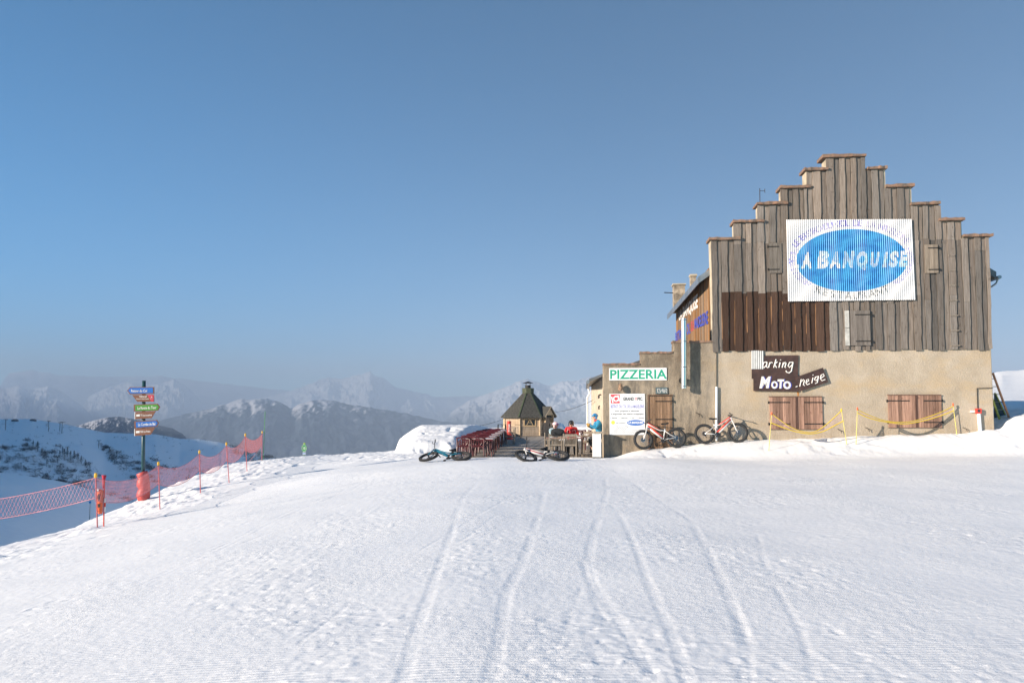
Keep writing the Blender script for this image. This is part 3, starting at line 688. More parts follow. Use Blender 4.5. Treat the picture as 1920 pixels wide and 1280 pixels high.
# roof
tanr = math.tan(R(33.5)); uE = us - .42; uRi = (uLt + uRt) / 2; zE = 6.97; uE2 = 2 * uRi - uE; zR = zE + (uRi - uE) * tanr
ROOF = mat('roof_sheet', (.16, .17, .18), .5, .5, var=.15, scale=3)
rf = MB().prism([(uE, zE), (uRi, zR), (uE2, zE), (uE2, zE - .12), (uRi, zR - .14), (uE, zE - .12)], .501, DEEP + .35).build('roof', ROOF, rest)
MB().bx(uE - .03, uE - .002, .45, DEEP + .4, zE - .24, zE + .02).build('fascia', ZINC, rf)
MB().prism([(uE - .03, zE - .24), (uE - .03, zE + .02), (uLt + .05, zE + .02 + (uLt + .08 - uE) * tanr), (uLt + .05, zE - .22 + (uLt + .08 - uE) * tanr)], .40, .445).build('rake_board', ZINC, rf)
MB().bx(uE2 + .002, uE2 + .03, .45, DEEP + .4, zE - .24, zE + .02).build('fascia', ZINC, rf)
g = MB(); g.prism([(uE2 - .42, zE + .02 + .30), (uE2 + .03, zE + .02), (uE2 + .03, zE - .22), (uE2 - .30, zE - .02)], .40, .445); g.build('rake_board', ROOF, rf)
g = MB(); g.tube([(uE2 + .1, .3, zE - .2), (uE2 + .1, DEEP, zE - .2)], .07, 8); g.tube([(uE2 + .1, .42, zE - .22), (uE2 + .02, .42, zE - .42), (uE2 - .16, .42, zE - .55)], .035, 8); g.build('gutter', ZINC, rf)
def at_local(px, py, yl):                 # pixel -> local point at depth yl behind the facade
    u_, z_ = FW(px, py, -yl); return u_, z_
STONE = mat('chimney_stone', (.36, .30, .23), .95, var=.3, scale=5, bump=.03, bscale=8)
c0, zt = at_local(1262, 536, 10.6); c1, _ = at_local(1283, 536, 10.6)
ch = MB().bx(c0, c1, 10.3, 10.9, 6.9, zt).build('chimney', STONE, rf)
MB().bx(c0 - .05, c1 + .05, 10.25, 10.95, zt + .001, zt + .07).build('chimney_cap', PLASTER, ch)
MB().tube([(c0 - .01, 10.5, zt - .38), (c0 - .48, 10.4, zt - .37)], .025, 6).build('bracket', IRON, ch)
c0, zt = at_local(1294, 519, 7.6); c1, _ = at_local(1304, 519, 7.6)
ch = MB().bx(c0, c1, 7.4, 7.8, 7.1, zt).build('chimney', STONE, rf)
MB().bx(c0 - .03, c1 + .05, 7.35, 7.85, zt + .001, zt + .09).build('chimney_cap', PLASTER, ch)
# flue, conduit and pipes on the lower wall
def pipe(name, px0, py0, px1, py1, off, r, material, parent, n=12, extra=()):
    a = FW(px0, py0, off); b = FW(px1, py1, off); m_ = MB(); m_.tube([(a[0], -off, a[1]), (b[0], -off, b[1])], r, n); return m_.build(name, material, parent, smooth=False)
fl = pipe('flue_pipe', 1282, 597, 1282, 728, .30, .105, STEEL, rest, 18)
for py in (600, 640, 688, 724):
    mb = MB(); a = FW(1282, py, .30); mb.lathe([(.112, -.02), (.116, -.012), (.116, .012), (.112, .02)], 18, Matrix.Translation((a[0], -.30, a[1])))
    mb.build('collar', ZINC, fl)
a = FW(1280, 713, .15); MB().tube([(a[0], -.2, a[1]), (a[0], -.001, a[1])], .13, 14).build('flue_elbow', IRON, fl)
pipe('conduit', 1343.5, 657, 1343.5, 725, .03, .014, IRON, rest, 6)
pipe('downpipe', 1343.5, 725, 1343.5, 826, .06, .042, WPLAST, rest, 10)
pipe('conduit', 1832, 728, 1833, 765, .03, .013, IRON, rest, 6)
pipe('conduit', 1832, 728, 1862, 727, .03, .013, IRON, rest, 6)
pipe('downpipe', 1835, 774, 1838, 809, .06, .062, WPLAST, rest, 10)
for px, py in ((1576, 807), (1811, 804), (1628, 804), (1310, 776)):
    mb = MB(); a = FW(px, py, .03); mb.tube([(a[0] - .1, -.02, a[1] + .06), (a[0], -.07, a[1] + .0), (a[0] + .03, -.07, a[1] - .09)], .012, 5); mb.tube([(a[0], -.07, a[1]), (a[0] + .1, -.03, a[1] - .03)], .01, 5)
    mb.build('shutter_catch', IRON, rest)
# ------------------------------------------------------------------ annex behind the low parapet
ann = empty('terrace_annex', O, -TH, 'low cream boarded annex with small pitched roof beside the terrace', 'building')
p1 = BI @ Vector((3.78, 36.6, 0)); pA = (uL + .05, .56); CREAM = mat('cream_boards', (.58, .50, .40), .8, var=.1, scale=3)
mb = MB(); n_ = 16
for i in range(n_):
    k0 = i / n_; k1 = (i + 1) / n_; th = .03 if i % 2 else .0
    a = Vector((pA[0] + (p1.x - pA[0]) * k0, pA[1] + (p1.y - pA[1]) * k0, 0)); b = Vector((pA[0] + (p1.x - pA[0]) * k1, pA[1] + (p1.y - pA[1]) * k1, 0))
    vs = [(a.x - th, a.y, -.2), (b.x - th, b.y, -.2), (b.x + .2, b.y, -.2), (a.x + .2, a.y, -.2)]; vs += [(x, y_, 3.02) for x, y_, _ in vs]
    mb.add(vs, [(0, 3, 2, 1), (4, 5, 6, 7), (0, 1, 5, 4), (1, 2, 6, 5), (2, 3, 7, 6), (3, 0, 4, 7)])
mb.build('boarded_wall', CREAM, ann)
e0, ez = at_local(1104, 716, 3.8)
mb = MB().prism([(e0, ez), (e0 + 2.6, ez + .95), (e0 + 2.6, ez + .83), (e0, ez - .1)], .60, 7.6); ar = mb.build('roof', ROOF, ann)
mb = MB(); mb.tube([(e0 - .05, .62, ez - .12), (e0 - .05, 7.6, ez - .12)], .07, 10)
mb.build('gutter', ZINC, ar)
mb = MB(); mb.tube([(e0 - .03, 6.6, ez - .15), (e0 + .05, 6.6, ez - .42), (uL - .05 - .55, 6.6, ez - .62), (uL - .05 - .55, 6.6, .2)], .04, 8); mb.build('downpipe', WPLAST, ann)
for q, (zz, yy) in enumerate(((2.45, 1.6), (2.45, 2.8), (2.0, 2.1), (2.0, 3.4))):
    mb = MB(); mb.tube([(uL - .12, yy, zz), (uL + .02, yy, zz)], .03, 6); mb.tube([(uL - .13, yy, zz), (uL - .13, yy, zz - .14)], .035, 6)
    mb.build('wall_hook', IRON, ann)
MB().bx(uL + .1, uL + .9, 1.2, 2.4, 3.05, 3.62).build('chimney', STONE, ar)
# ------------------------------------------------------------------ banner on the gable
def wall_thing(name, label, cat, px, py, off=0.0, group=None):
    u0, z0 = FW(px, py, off); e = empty(name, BM @ Vector((u0, -off, z0)), -TH, label, cat, group)
    return e, (lambda a, b: (FW(a, b, off)[0] - u0, FW(a, b, off)[1] - z0))
ban, rel = wall_thing('banner_sign', 'large white corrugated restaurant sign with a blue oval high on the plank gable', 'sign', 1596.4, 488, .13)
PIT = .0755; AMP = .021
tl, tr, br, bl = rel(1474.5, 412), rel(1710, 411), rel(1717, 562), rel(1478, 565)
def corr(x): return AMP * math.cos(2 * math.pi * x / PIT)
mb = MB(); nx = int((tr[0] - tl[0]) / PIT * 8); rows = 10
vs = []
for j in range(rows + 1):
    k = j / rows; xa = bl[0] + (tl[0] - bl[0]) * k; xb = br[0] + (tr[0] - br[0]) * k; za = bl[1] + (tl[1] - bl[1]) * k; zb = br[1] + (tr[1] - br[1]) * k
    for i in range(nx + 1):
        q = i / nx; x = xa + (xb - xa) * q; vs.append((x, corr(bl[0] + (br[0] - bl[0]) * q), za + (zb - za) * q))
def shx(x, z):      # corrugation phase follows the slight shear of the sheet
    k = (z - bl[1]) / (tl[1] - bl[1]); xa = bl[0] + (tl[0] - bl[0]) * k; xb = br[0] + (tr[0] - br[0]) * k
    return bl[0] + (br[0] - bl[0]) * (x - xa) / (xb - xa)
fs = [(j * (nx + 1) + i, j * (nx + 1) + i + 1, (j + 1) * (nx + 1) + i + 1, (j + 1) * (nx + 1) + i) for j in range(rows) for i in range(nx)]
mb.add(vs, fs)
EA = (rel(1701, 488)[0] - rel(1492, 488)[0]) / 2; EB = (rel(1596, 429.5)[1] - rel(1596, 546.5)[1]) / 2
bmx = bpy.data.materials.new('banner_paint'); bmx.use_nodes = True; t = bmx.node_tree; b = t.nodes['Principled BSDF']; L = t.links.new
tc = N(t, 'TexCoord'); mp = N(t, 'Mapping'); mp.inputs['Scale'].default_value = (1 / EA, 0, 1 / EB); L(tc.outputs['Object'], mp.inputs[0])
ln = N(t, 'VectorMath', operation='LENGTH'); L(mp.outputs[0], ln.inputs[0]); gt = N(t, 'Math', operation='LESS_THAN'); gt.inputs[1].default_value = 1.0; L(ln.outputs['Value'], gt.inputs[0])
n = N(t, 'TexNoise'); n.inputs['Scale'].default_value = 3; n.inputs['Detail'].default_value = 5; L(tc.outputs['Object'], n.inputs['Vector'])
r = N(t, 'ValToRGB'); r.color_ramp.elements[0].color = (.018, .18, .47, 1); r.color_ramp.elements[1].color = (.045, .31, .60, 1); r.color_ramp.elements[0].position = .35; r.color_ramp.elements[1].position = .6; L(n.outputs[0], r.inputs[0])
mx = N(t, 'Mix', data_type='RGBA'); mx.inputs[6].default_value = (.70, .70, .71, 1); L(r.outputs[0], mx.inputs[7]); L(gt.outputs[0], mx.inputs[0]); L(mx.outputs[2], b.inputs['Base Color']); b.inputs['Roughness'].default_value = .45
sheet = mb.build('corrugated_sheet', bmx, ban); md = sheet.modifiers.new('thick', 'SOLIDIFY'); md.thickness = .003; md.offset = 1
def conform(vs, fs, name, material, gap=.006, cut=True):
    bm = bmesh.new(); V = [bm.verts.new((x, 0, z)) for x, z in vs]
    for f in fs:
        try: bm.faces.new([V[i] for i in f])
        except ValueError: pass
    x0 = min(v[0] for v in vs); x1 = max(v[0] for v in vs); x = math.ceil(x0 / (PIT / 4)) * PIT / 4
    while x < x1:
        bmesh.ops.bisect_plane(bm, geom=bm.verts[:] + bm.edges[:] + bm.faces[:], plane_co=(x, 0, 0), plane_no=(1, 0, 0)); x += PIT / 4
    for v in bm.verts: v.co.y = corr(shx(v.co.x, v.co.z)) - gap
    me = bpy.data.meshes.new(name); bm.to_mesh(me); bm.free(); me.materials.append(material)
    o = bpy.data.objects.new(name, me); C.objects.link(o); o.parent = ban; return o
def fitv(s, x0, x1, z0, z1, bold, shear, spacing=1):
    vs, fs = text_mesh(s, bold, shear, spacing); ax = min(v[0] for v in vs); bx = max(v[0] for v in vs); ay = min(v[1] for v in vs); by = max(v[1] for v in vs)
    return [(x0 + (a - ax) / (bx - ax) * (x1 - x0), z0 + (b_ - ay) / (by - ay) * (z1 - z0)) for a, b_ in vs], fs
def pp(cx, cy): return rel(1460 + cx / 7.111, 400 + cy / 7.111)     # pixels of the enlarged view of the banner
# every painted letter of LA BANQUISE, each at its own place: (char, x0, x1, top, base)
LET = [('L', 205, 275, 520, 738), ('A', 300, 430, 518, 738), ('B', 505, 665, 500, 738), ('A', 675, 815, 510, 735), ('N', 850, 1010, 500, 730), ('Q', 1040, 1185, 505, 758), ('U', 1225, 1345, 515, 722), ('I', 1385, 1455, 515, 722), ('S', 1470, 1600, 500, 722), ('E', 1605, 1720, 500, 715)]
vs = []; fs = []
for c_, x0, x1, y0, y1 in LET:
    a = pp(x0, y1); b_ = pp(x1, y0); v_, f_ = fitv(c_, a[0], b_[0], a[1], b_[1], .06, .2); o_ = len(vs); vs += v_; fs += [tuple(i + o_ for i in f) for f in f_]
conform(vs, fs, 'lettering', LWHITE)
def arc_text(s, a0, a1, ka, kb, size, bold, flip=False):
    vs = []; fs = []; n_ = len(s)
    for i, c_ in enumerate(s):
        if c_ == ' ': continue
        an = R(a0 + (a1 - a0) * (i + .5) / n_); x = EA * ka * math.cos(an); z = EB * kb * math.sin(an)
        tx, tz = -EA * ka * math.sin(an), EB * kb * math.cos(an)
        if not flip: tx, tz = -tx, -tz
        l = math.hypot(tx, tz); tx /= l; tz /= l; nx_, nz_ = -tz, tx
        v_, f_ = text_mesh(c_, bold); ax = min(q[0] for q in v_); bx = max(q[0] for q in v_); o_ = len(vs)
        for q in v_:
            p_ = (q[0] - (ax + bx) / 2) * size; h_ = q[1] * size; vs.append((x + tx * p_ + nx_ * h_, z + tz * p_ + nz_ * h_))
        fs += [tuple(j + o_ for j in f) for f in f_]
    return vs, fs
VIO = mat('violet_paint', (.10, .10, .50), .5, var=.1); DKG = mat('dark_letters', (.10, .13, .15), .5, var=.1)
v_, f_ = arc_text('LE BISTRO DU COL DE LA MADELEINE', 156, 26, 1.075, 1.10, .34, .012); conform(v_, f_, 'lettering', VIO)
v_, f_ = arc_text('RESTAURANT', 233, 307, 1.14, 1.24, .38, .02, flip=True); conform(v_, f_, 'lettering', DKG)
vs = []; fs = []
for k_, (a0, a1) in ((1.035, (158, 226)), (1.075, (160, 224)), (1.115, (164, 222)), (1.03, (-46, 22)), (1.065, (-44, 20)), (1.10, (-42, 14))):
    q_ = []
    for i in range(60):
        an = R(a0 + (a1 - a0) * i / 59); wv = .010 * math.sin(i * 1.1)
        for s_ in (-1, 1): q_.append(((EA * k_ + wv + s_ * .013) * math.cos(an), (EB * (k_ + .02) + wv + s_ * .013) * math.sin(an)))
    conform(q_, [(2 * i, 2 * i + 1, 2 * i + 3, 2 * i + 2) for i in range(59)], 'wavy_border', VIO)
# ------------------------------------------------------------------ signs on the stucco
def rect(mb, rel, px0, px1, py0, py1, y0, y1):
    x0, z1 = rel(px0, py0); x1, z0 = rel(px1, py1); return mb.bx(x0, x1, y0, y1, z0, z1)
e, rel = wall_thing('pizzeria_sign', 'white sign board with green PIZZERIA letters on the low parapet', 'sign', 1196, 701)
rect(MB(), rel, 1142, 1250, 690, 712.5, -.03, -.004).build('board', WPLAST, e)
GRN = mat('green_letters', (.015, .33, .20), .5, var=.05)
x0, z0 = rel(1144, 710.5); x1, z1 = rel(1250, 692.5); fit_text(MB(), 'PIZZERIA', x0, x1, z0, z1, -.033, .022).build('lettering', GRN, e)
e, rel = wall_thing('bar_sign', 'small dark painted Bar sign above the plank door', 'sign', 1240, 732)
rect(MB(), rel, 1229, 1251, 726, 738, -.045, -.02).build('board', mat('slate_teal', (.10, .14, .15), .6, var=.2), e)
def strokes(mb, rel, lines, r, y, sx=.4):
    for ln_ in lines:
        mb.tube([(rel(a, b)[0], y, rel(a, b)[1]) for a, b in ln_], r, 5)
    return mb
def cz(pts, ox, oy, sc): return [(ox + a / sc, oy + b / sc) for a, b in pts]
k_ = lambda P: cz(P, 1100, 640, 5.334)
strokes(MB(), rel, [k_([(705, 475), (712, 510), (735, 512), (738, 495), (718, 490), (735, 484), (730, 474), (705, 475)]), k_([(765, 478), (752, 482), (752, 496), (764, 494), (765, 476), (766, 512)]), k_([(778, 512), (782, 480), (800, 478), (803, 492), (785, 497), (806, 512)])], .009, -.048).build('lettering', LWHITE, e)
e, rel = wall_thing('wall_lamp', 'small rusty wall lamp under the green lettered sign', 'lamp', 1163, 727)
x0, z0 = rel(1163, 727); mb = MB(); mb.lathe([(.03, .10), (.06, .085), (.085, .0), (.075, -.10), (.05, -.12)], 12, Matrix.Translation((0, -.16, 0))); mb.bx(-.025, .025, -.10, -.001, -.02, .04); mb.lathe([(.09, .0), (.02, .09)], 12, Matrix.Translation((0, -.16, .08))); mb.build('lantern', mat('lamp_rust', (.35, .22, .14), .7, .2, var=.3, scale=20), e)
# poster
e, rel = wall_thing('beer_poster', 'tall white printed beer poster between the wall corner and the plank door', 'poster', 1176, 777)
rect(MB(), rel, 1142.5, 1209.5, 738, 815, -.025, -.004).build('board', WPLAST, e)
P_ = lambda x, y: rel(1130 + x / 12.8, 730 + y / 12.8)
def ptext(s, x0, x1, y0, y1, material, bold=0, shear=0, tilt=0, sp=1.0):
    a = P_(x0, y1); c_ = P_(x1, y0); fit_text(MB(), s, a[0], c_[0], a[1], c_[1], -.0275, bold + .018, shear, sp, tilt).build('lettering', material, e)
PRED = mat('poster_red', (.72, .06, .08), .5, var=.03); PBLK = mat('poster_black', (.03, .035, .04), .5, var=.05); PBLU = mat('poster_blue', (.06, .17, .50), .5, var=.03); PGRY = mat('poster_grey', (.12, .12, .125), .5, var=.05); PLIL = mat('poster_lilac', (.20, .20, .50), .5, var=.05); PYEL = mat('poster_yellow', (.85, .65, .10), .5, var=.03)
a = P_(192, 330); c_ = P_(408, 118); MB().bx(a[0], c_[0], -.0265, -.0255, a[1], c_[1]).build('red_square', PRED, e)
ptext('ICI', 212, 398, 150, 300, WPLAST, .03, 0, .22)
ptext('GRAND', 490, 750, 182, 265, PBLK, .02); ptext('PIC', 832, 955, 182, 265, PBLK, .02); ptext('::', 765, 822, 195, 250, PRED, .03)
ptext('BISTROT DU COL DE LA MADELEINE', 190, 990, 365, 445, PLIL, .0)
ptext('vous propose à déguster,', 292, 885, 490, 548, PGRY, 0, .25); ptext('à emporter ses bières artisanales', 195, 985, 560, 622, PGRY, 0, .25)
for s_, x0, x1 in (('Blonde', 222, 345), ('Blanche', 448, 595), ('IPA', 705, 760), ('Rousse', 872, 990)): ptext(s_, x0, x1, 662, 694, PGRY, 0, .25)
ptext('son exclusive', 320, 550, 775, 808, PGRY, 0, .25)
def disc(mb, c, rx, rz, y, n=20): mb.add([(c[0] + rx * math.cos(2 * math.pi * i / n), y, c[1] + rz * math.sin(2 * math.pi * i / n)) for i in range(n)], [tuple(range(n))[::-1]]); return mb
for x_, m_ in ((194, PBLU), (415, PYEL), (676, mat('poster_green', (.1, .45, .12), .5, var=.03)), (846, PRED)): disc(MB(), P_(x_, 678), .018, .018, -.0266).build('dot', m_, e)
disc(MB(), P_(250, 790), .075, .075, -.0266).build('yellow_dot', PYEL, e)
disc(MB(), P_(790, 797), .325, .112, -.0266, 32).build('blue_oval', PBLU, e)
ptext('LA BANQUISE', 615, 970, 765, 825, WPLAST, .03, .2)
mb = MB()
def pline(pts): mb.tube([(P_(*p)[0], -.0275, P_(*p)[1]) for p in pts], .0045, 4)
pline([(200, 915), (300, 885), (400, 862), (560, 868), (620, 915), (680, 965), (960, 968)])
for i in range(13):
    x_ = 215 + i * 46; top_ = 870 if x_ < 500 else 930; pline([(x_, 1060), (x_ + (150 if x_ < 460 else 60), top_ + 20 if x_ < 460 else 985)])
mb.build('mountain_drawing', PGRY, e)
# parking / snowmobile boards
BRN = mat('brown_board', (.060, .030, .024), .6, var=.25, scale=4)
e, rel = wall_thing('parking_sign', 'dark brown boards lettered arking over MOTO, with striped corner sheet', 'sign', 1453, 700)
Kp = lambda x, y: rel(1380 + x / 6.096, 640 + y / 6.096)
def quad(mb, pts, y0, y1, K): return mb.prism([K(*p) for p in pts], y0, y1)
quad(MB(), [(178, 165), (712, 158), (706, 385), (178, 425)], -.04, -.015, Kp).build('board', BRN, e)
quad(MB(), [(195, 388), (705, 380), (712, 572), (196, 565)], -.066, -.041, Kp).build('board', BRN, e)
mb = MB()
for i in range(6):
    a0 = 172 + i * 24; quad(mb, [(a0, 105), (a0 + 14, 105), (a0 + 14, 316), (a0, 316)], -.062, -.050, Kp)
mb.build('corrugated_scrap', WHITE, e)
quad(MB(), [(172, 104), (314, 104), (314, 317), (172, 317)], -.049, -.042, Kp).build('scrap_backing', mat('grey_metal', (.22, .23, .24), .5, .5), e)
S_ = []
S_ += [[(350, 235), (315, 240), (302, 285), (318, 300), (340, 280), (352, 238), (345, 290), (362, 300)]]                       # a
S_ += [[(370, 300), (385, 240), (378, 262), (400, 238), (415, 245)]]                                                           # r
S_ += [[(428, 300), (455, 205)], [(470, 232), (440, 262), (462, 300)]]                                                         # k
S_ += [[(488, 300), (502, 240)], [(506, 216), (509, 210)]]                                                                     # i
S_ += [[(525, 300), (540, 240), (533, 265), (560, 238), (570, 248), (556, 295), (568, 300)]]                                    # n
S_ += [[(648, 238), (610, 240), (592, 280), (608, 298), (632, 275), (650, 236), (630, 340), (605, 360), (575, 350), (568, 332)]]  # g
mb = MB()
for ln_ in S_: mb.tube([(Kp(*p)[0], -.045, Kp(*p)[1]) for p in ln_], .024, 6)
mb.build('lettering', LWHITE, e)
for c_, x0, x1, y0, y1, sh in (('M', 262, 392, 400, 535, .25), ('O', 398, 470, 452, 540, 0), ('T', 470, 545, 432, 538, .1), ('O', 535, 620, 452, 545, 0)):
    for m_, dx, yy in ((LBLUE, 10, -.0685), (LWHITE, 0, -.071)):
        a = Kp(x0 + dx, y1); c2 = Kp(x1 + dx, y0); fit_text(MB(), c_, a[0], c2[0], a[1], c2[1], yy, .05, sh).build('lettering', m_, e)
e, rel = wall_thing('neige_sign', 'tilted dark brown board with white neige lettering beside the boards above', 'sign', 1522, 711)
e['label'] = 'tilted dark brown board lettered neige, right of the MOTO board'
Kp = lambda x, y: rel(1380 + x / 6.096, 640 + y / 6.096)
quad(MB(), [(668, 412), (985, 300), (1045, 465), (725, 570)], -.095, -.070, Kp).build('board', BRN, e)
S_ = [[(675, 520), (695, 512)], [(722, 515), (738, 432), (732, 470), (762, 435), (775, 445), (762, 495), (778, 505)],
      [(795, 470), (825, 450), (820, 432), (800, 440), (792, 475), (805, 495), (835, 482)], [(858, 478), (872, 415)], [(870, 388), (874, 380)],
      [(930, 400), (900, 408), (890, 440), (908, 450), (928, 425), (935, 395), (922, 470), (895, 482)], [(955, 425), (1000, 395), (990, 372), (965, 385), (955, 425), (975, 450), (1010, 435)]]
mb = MB()
for ln_ in S_: mb.tube([(Kp(*p)[0], -.100, Kp(*p)[1]) for p in ln_], .020, 6)
mb.build('lettering', LWHITE, e)
mb = MB(); q_ = lambda a, b: FW(1380 + a / 6.096, 640 + b / 6.096)
mb.add([(q_(695, 575)[0], -.003, q_(695, 575)[1]), (q_(722, 575)[0], -.003, q_(722, 575)[1]), (q_(717, 640)[0], -.003, q_(717, 640)[1]), (q_(706, 640)[0], -.003, q_(706, 640)[1])], [(0, 1, 2, 3)])
mb.build('rust_streak', mat('rust', (.42, .19, .06), .9, var=.3, scale=12), rest)
# red call box on the pipe
e, rel = wall_thing('fire_box', 'small red box with dark dial on top of the white pipe near the right corner', 'alarm box', 1834, 770, .06)
mb = MB(); x0, z1 = rel(1828.5, 765.5); x1, z0 = rel(1839, 775); mb.bx(x0, x1, -.08, .04, z0, z1); mb.build('box', mat('signal_red', (.62, .05, .03), .4, var=.05), e, bevel=.01)
a = rel(1833.5, 770); disc(MB(), a, .055, .055, -.083).build('dial', PBLK, e)
mb = MB(); x0, z1 = rel(1820, 769); x1, z0 = rel(1828.3, 773); mb.bx(x0, x1, .0, .055, z0, z1); mb.build('plate', WHITE, e)
# antenna behind the gable, ladder at the right corner
ax_, az_ = at_local(1424.5, 358, 1.2); _, ab_ = at_local(1424.5, 440, 1.2); a2, _ = at_local(1434, 358, 1.2)
e = empty('roof_antenna', BM @ Vector((ax_, 1.2, ab_)), -TH, 'thin metal aerial with short side arm rising behind the stepped gable', 'antenna')
hgt = az_ - ab_; mb = MB(); mb.tube([(0, 0, -.6), (0, 0, hgt + .1)], .016, 6); mb.tube([(0, 0, hgt), (a2 - ax_, 0, hgt)], .010, 6); mb.tube([(a2 - ax_, 0, hgt - .08), (a2 - ax_, 0, hgt + .08)], .012, 6); mb.build('mast', IRON, e)
# ------------------------------------------------------------------ ground hit helper
def hit(px, py, y0=3.0, y1=70.0, n=700):
    d = ray(px, py); ys = np.linspace(y0, y1, n); xs = d.x / d.y * ys; zs = EYE + d.z / d.y * ys
    g_ = ground_height(xs[None, :], ys[None, :])[0]; k = np.argmax(zs <= g_) if (zs <= g_).any() else int(np.argmin(np.where(ys < 60 if y1 < 100 else ys > 0, (zs - g_) / ys, 9)))
    return Vector((xs[k], ys[k], g_[k]))
RED = mat('signal_red', (.62, .05, .03), .4, var=.05)
# ------------------------------------------------------------------ terrace deck
GD = mat('deck_grey', (.36, .315, .265), .85, var=.25, scale=2, tone=True)
dk = MB(); rr = random.Random(8); u = DL; UD1 = 7.0; DFR = DN - .06
while u < UD1:
    f = rr.uniform(.7, 1.15); n1 = 18.9 if u > -6.7 else 28.6
    f0 = DFR if u < uL - .16 else .62
    dk.bx(u, u + .133, f0 + rr.uniform(-.02, .02), n1, -.07, -.02 + rr.uniform(0, .003), col=(f, f * .99, f * .97)); u += .145
e = empty('terrace_deck', BM @ Vector((DL, 0, -.02)), -TH, 'weathered grey plank terrace deck between the snow mound and the restaurant', 'deck')
dk.v = [(x - DL, y, z + .02) for x, y, z in dk.v]; dk.build('planks', GD, e)
def deck(px, py, z=-.02): return G(px, py, z)
# ------------------------------------------------------------------ grill hut
HUT = G(991, 817, 0.0); hz = .12
hut = empty('grill_hut', (HUT.x, HUT.y + 1.7, -.05), R(3), 'small octagonal wooden hut with dark shingled roof and chimney cap on terrace', 'hut')
PALE = wood('pale_log_wood', knots=.3)
def oct_(W, z, off=0):
    a = W / 2 / math.cos(math.pi / 8); return [Vector((a * math.cos(math.pi / 8 + k * math.pi / 4), a * math.sin(math.pi / 8 + k * math.pi / 4), z)) for k in range(8)]
rr = random.Random(3); WH = 3.62; zh0 = .05; zh1 = 1.52
for k in range(8):
    a = oct_(WH, 0)[k]; b = oct_(WH, 0)[(k + 1) % 8]; mb = MB(); nlog = 10; t = (b - a).normalized(); nrm = Vector((t.y, -t.x, 0))
    if nrm.dot(a) < 0: nrm = -nrm
    for i in range(nlog):
        z0 = zh0 + (zh1 - zh0) * i / nlog; z1 = zh0 + (zh1 - zh0) * (i + 1) / nlog - .012; f = rr.uniform(.85, 1.1); o2 = rr.uniform(0, .012)
        c = (.52 * f, .405 * f, .29 * f) if i > 4 else (.36 * f, .30 * f, .235 * f)  # upper logs coloured as sunlit, lower ones greyer as if shaded
        p0 = a - nrm * .06; p1_ = b - nrm * .06; q0 = a + nrm * o2; q1 = b + nrm * o2
        vs = [Vector((p.x, p.y, z)) for z in (z0, z1) for p in (p0, p1_, q1, q0)]
        mb.add(vs, [(0, 3, 2, 1), (4, 5, 6, 7), (0, 1, 5, 4), (1, 2, 6, 5), (2, 3, 7, 6), (3, 0, 4, 7)], c)
    w_ = mb.build('log_wall', PALE, hut)
    cp = MB(); cp.tube([(a.x * 1.015, a.y * 1.015, zh0 - .02), (a.x * 1.015, a.y * 1.015, zh1 + .02)], .075, 6, col=(.6, .48, .33)); cp.build('corner_post', PALE, hut)
# roof facets with shingle tabs
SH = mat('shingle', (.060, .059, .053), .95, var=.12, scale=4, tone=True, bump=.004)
ro = oct_(4.2, 1.47); rt = oct_(.86, 3.30)
for k in range(8):
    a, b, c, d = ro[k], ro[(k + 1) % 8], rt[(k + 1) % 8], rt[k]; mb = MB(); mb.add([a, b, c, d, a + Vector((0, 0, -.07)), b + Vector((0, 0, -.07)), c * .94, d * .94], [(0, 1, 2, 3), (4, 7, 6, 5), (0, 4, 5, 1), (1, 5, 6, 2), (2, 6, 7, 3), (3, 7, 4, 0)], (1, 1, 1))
    nn = (b - a).cross(d - a).normalized(); nn = nn if nn.z > 0 else -nn; R_ = 13
    for i in range(R_):
        v0 = i / R_; v1 = (i + .33) / R_; L0 = a.lerp(d, v0); R0 = b.lerp(c, v0); L1 = a.lerp(d, v1); R1 = b.lerp(c, v1); wl = (R0 - L0).length; nt_ = max(1, int(wl / .30)); sh_ = .5 * (i % 2)
        for j in range(nt_ + 1):
            s0 = (j + sh_ + .12) / (nt_ + .5); s1 = (j + sh_ + .62) / (nt_ + .5)
            if s1 > .98 or s0 < .02: continue
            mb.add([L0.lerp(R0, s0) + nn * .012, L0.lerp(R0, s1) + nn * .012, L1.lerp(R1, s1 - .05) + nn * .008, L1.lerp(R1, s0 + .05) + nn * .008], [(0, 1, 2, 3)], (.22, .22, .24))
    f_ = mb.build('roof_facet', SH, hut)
mb = MB()
for k in (5, 6): mb.bar(ro[k] + Vector((0, 0, .02)), rt[k] + Vector((0, 0, .02)), .10, .02)
mb.build('ridge_strip', mat('moss_green', (.055, .075, .04), .9, var=.2), hut)
n8 = oct_(.86, 3.28); n9 = oct_(.90, 3.70)
mb = MB().add(n8 + n9, [tuple(range(7, -1, -1)), tuple(range(8, 16))] + [(i, (i + 1) % 8, 8 + (i + 1) % 8, 8 + i) for i in range(8)]); mb.build('smoke_hood', mat('hood_green', (.07, .08, .05), .9, var=.15), hut)
mb = MB(); mb.lathe([(.22, 3.70), (.22, 3.93)], 14)
for q in range(4): an = q * math.pi / 2 + .5; mb.tube([(.2 * math.cos(an), .2 * math.sin(an), 3.9), (.26 * math.cos(an), .26 * math.sin(an), 4.12)], .012, 4)
ck = mb.build('chimney', IRON, hut); MB().lathe([(.42, 4.08), (.40, 4.10), (.12, 4.20), (.03, 4.22)], 14).build('chimney_cap', IRON, ck)
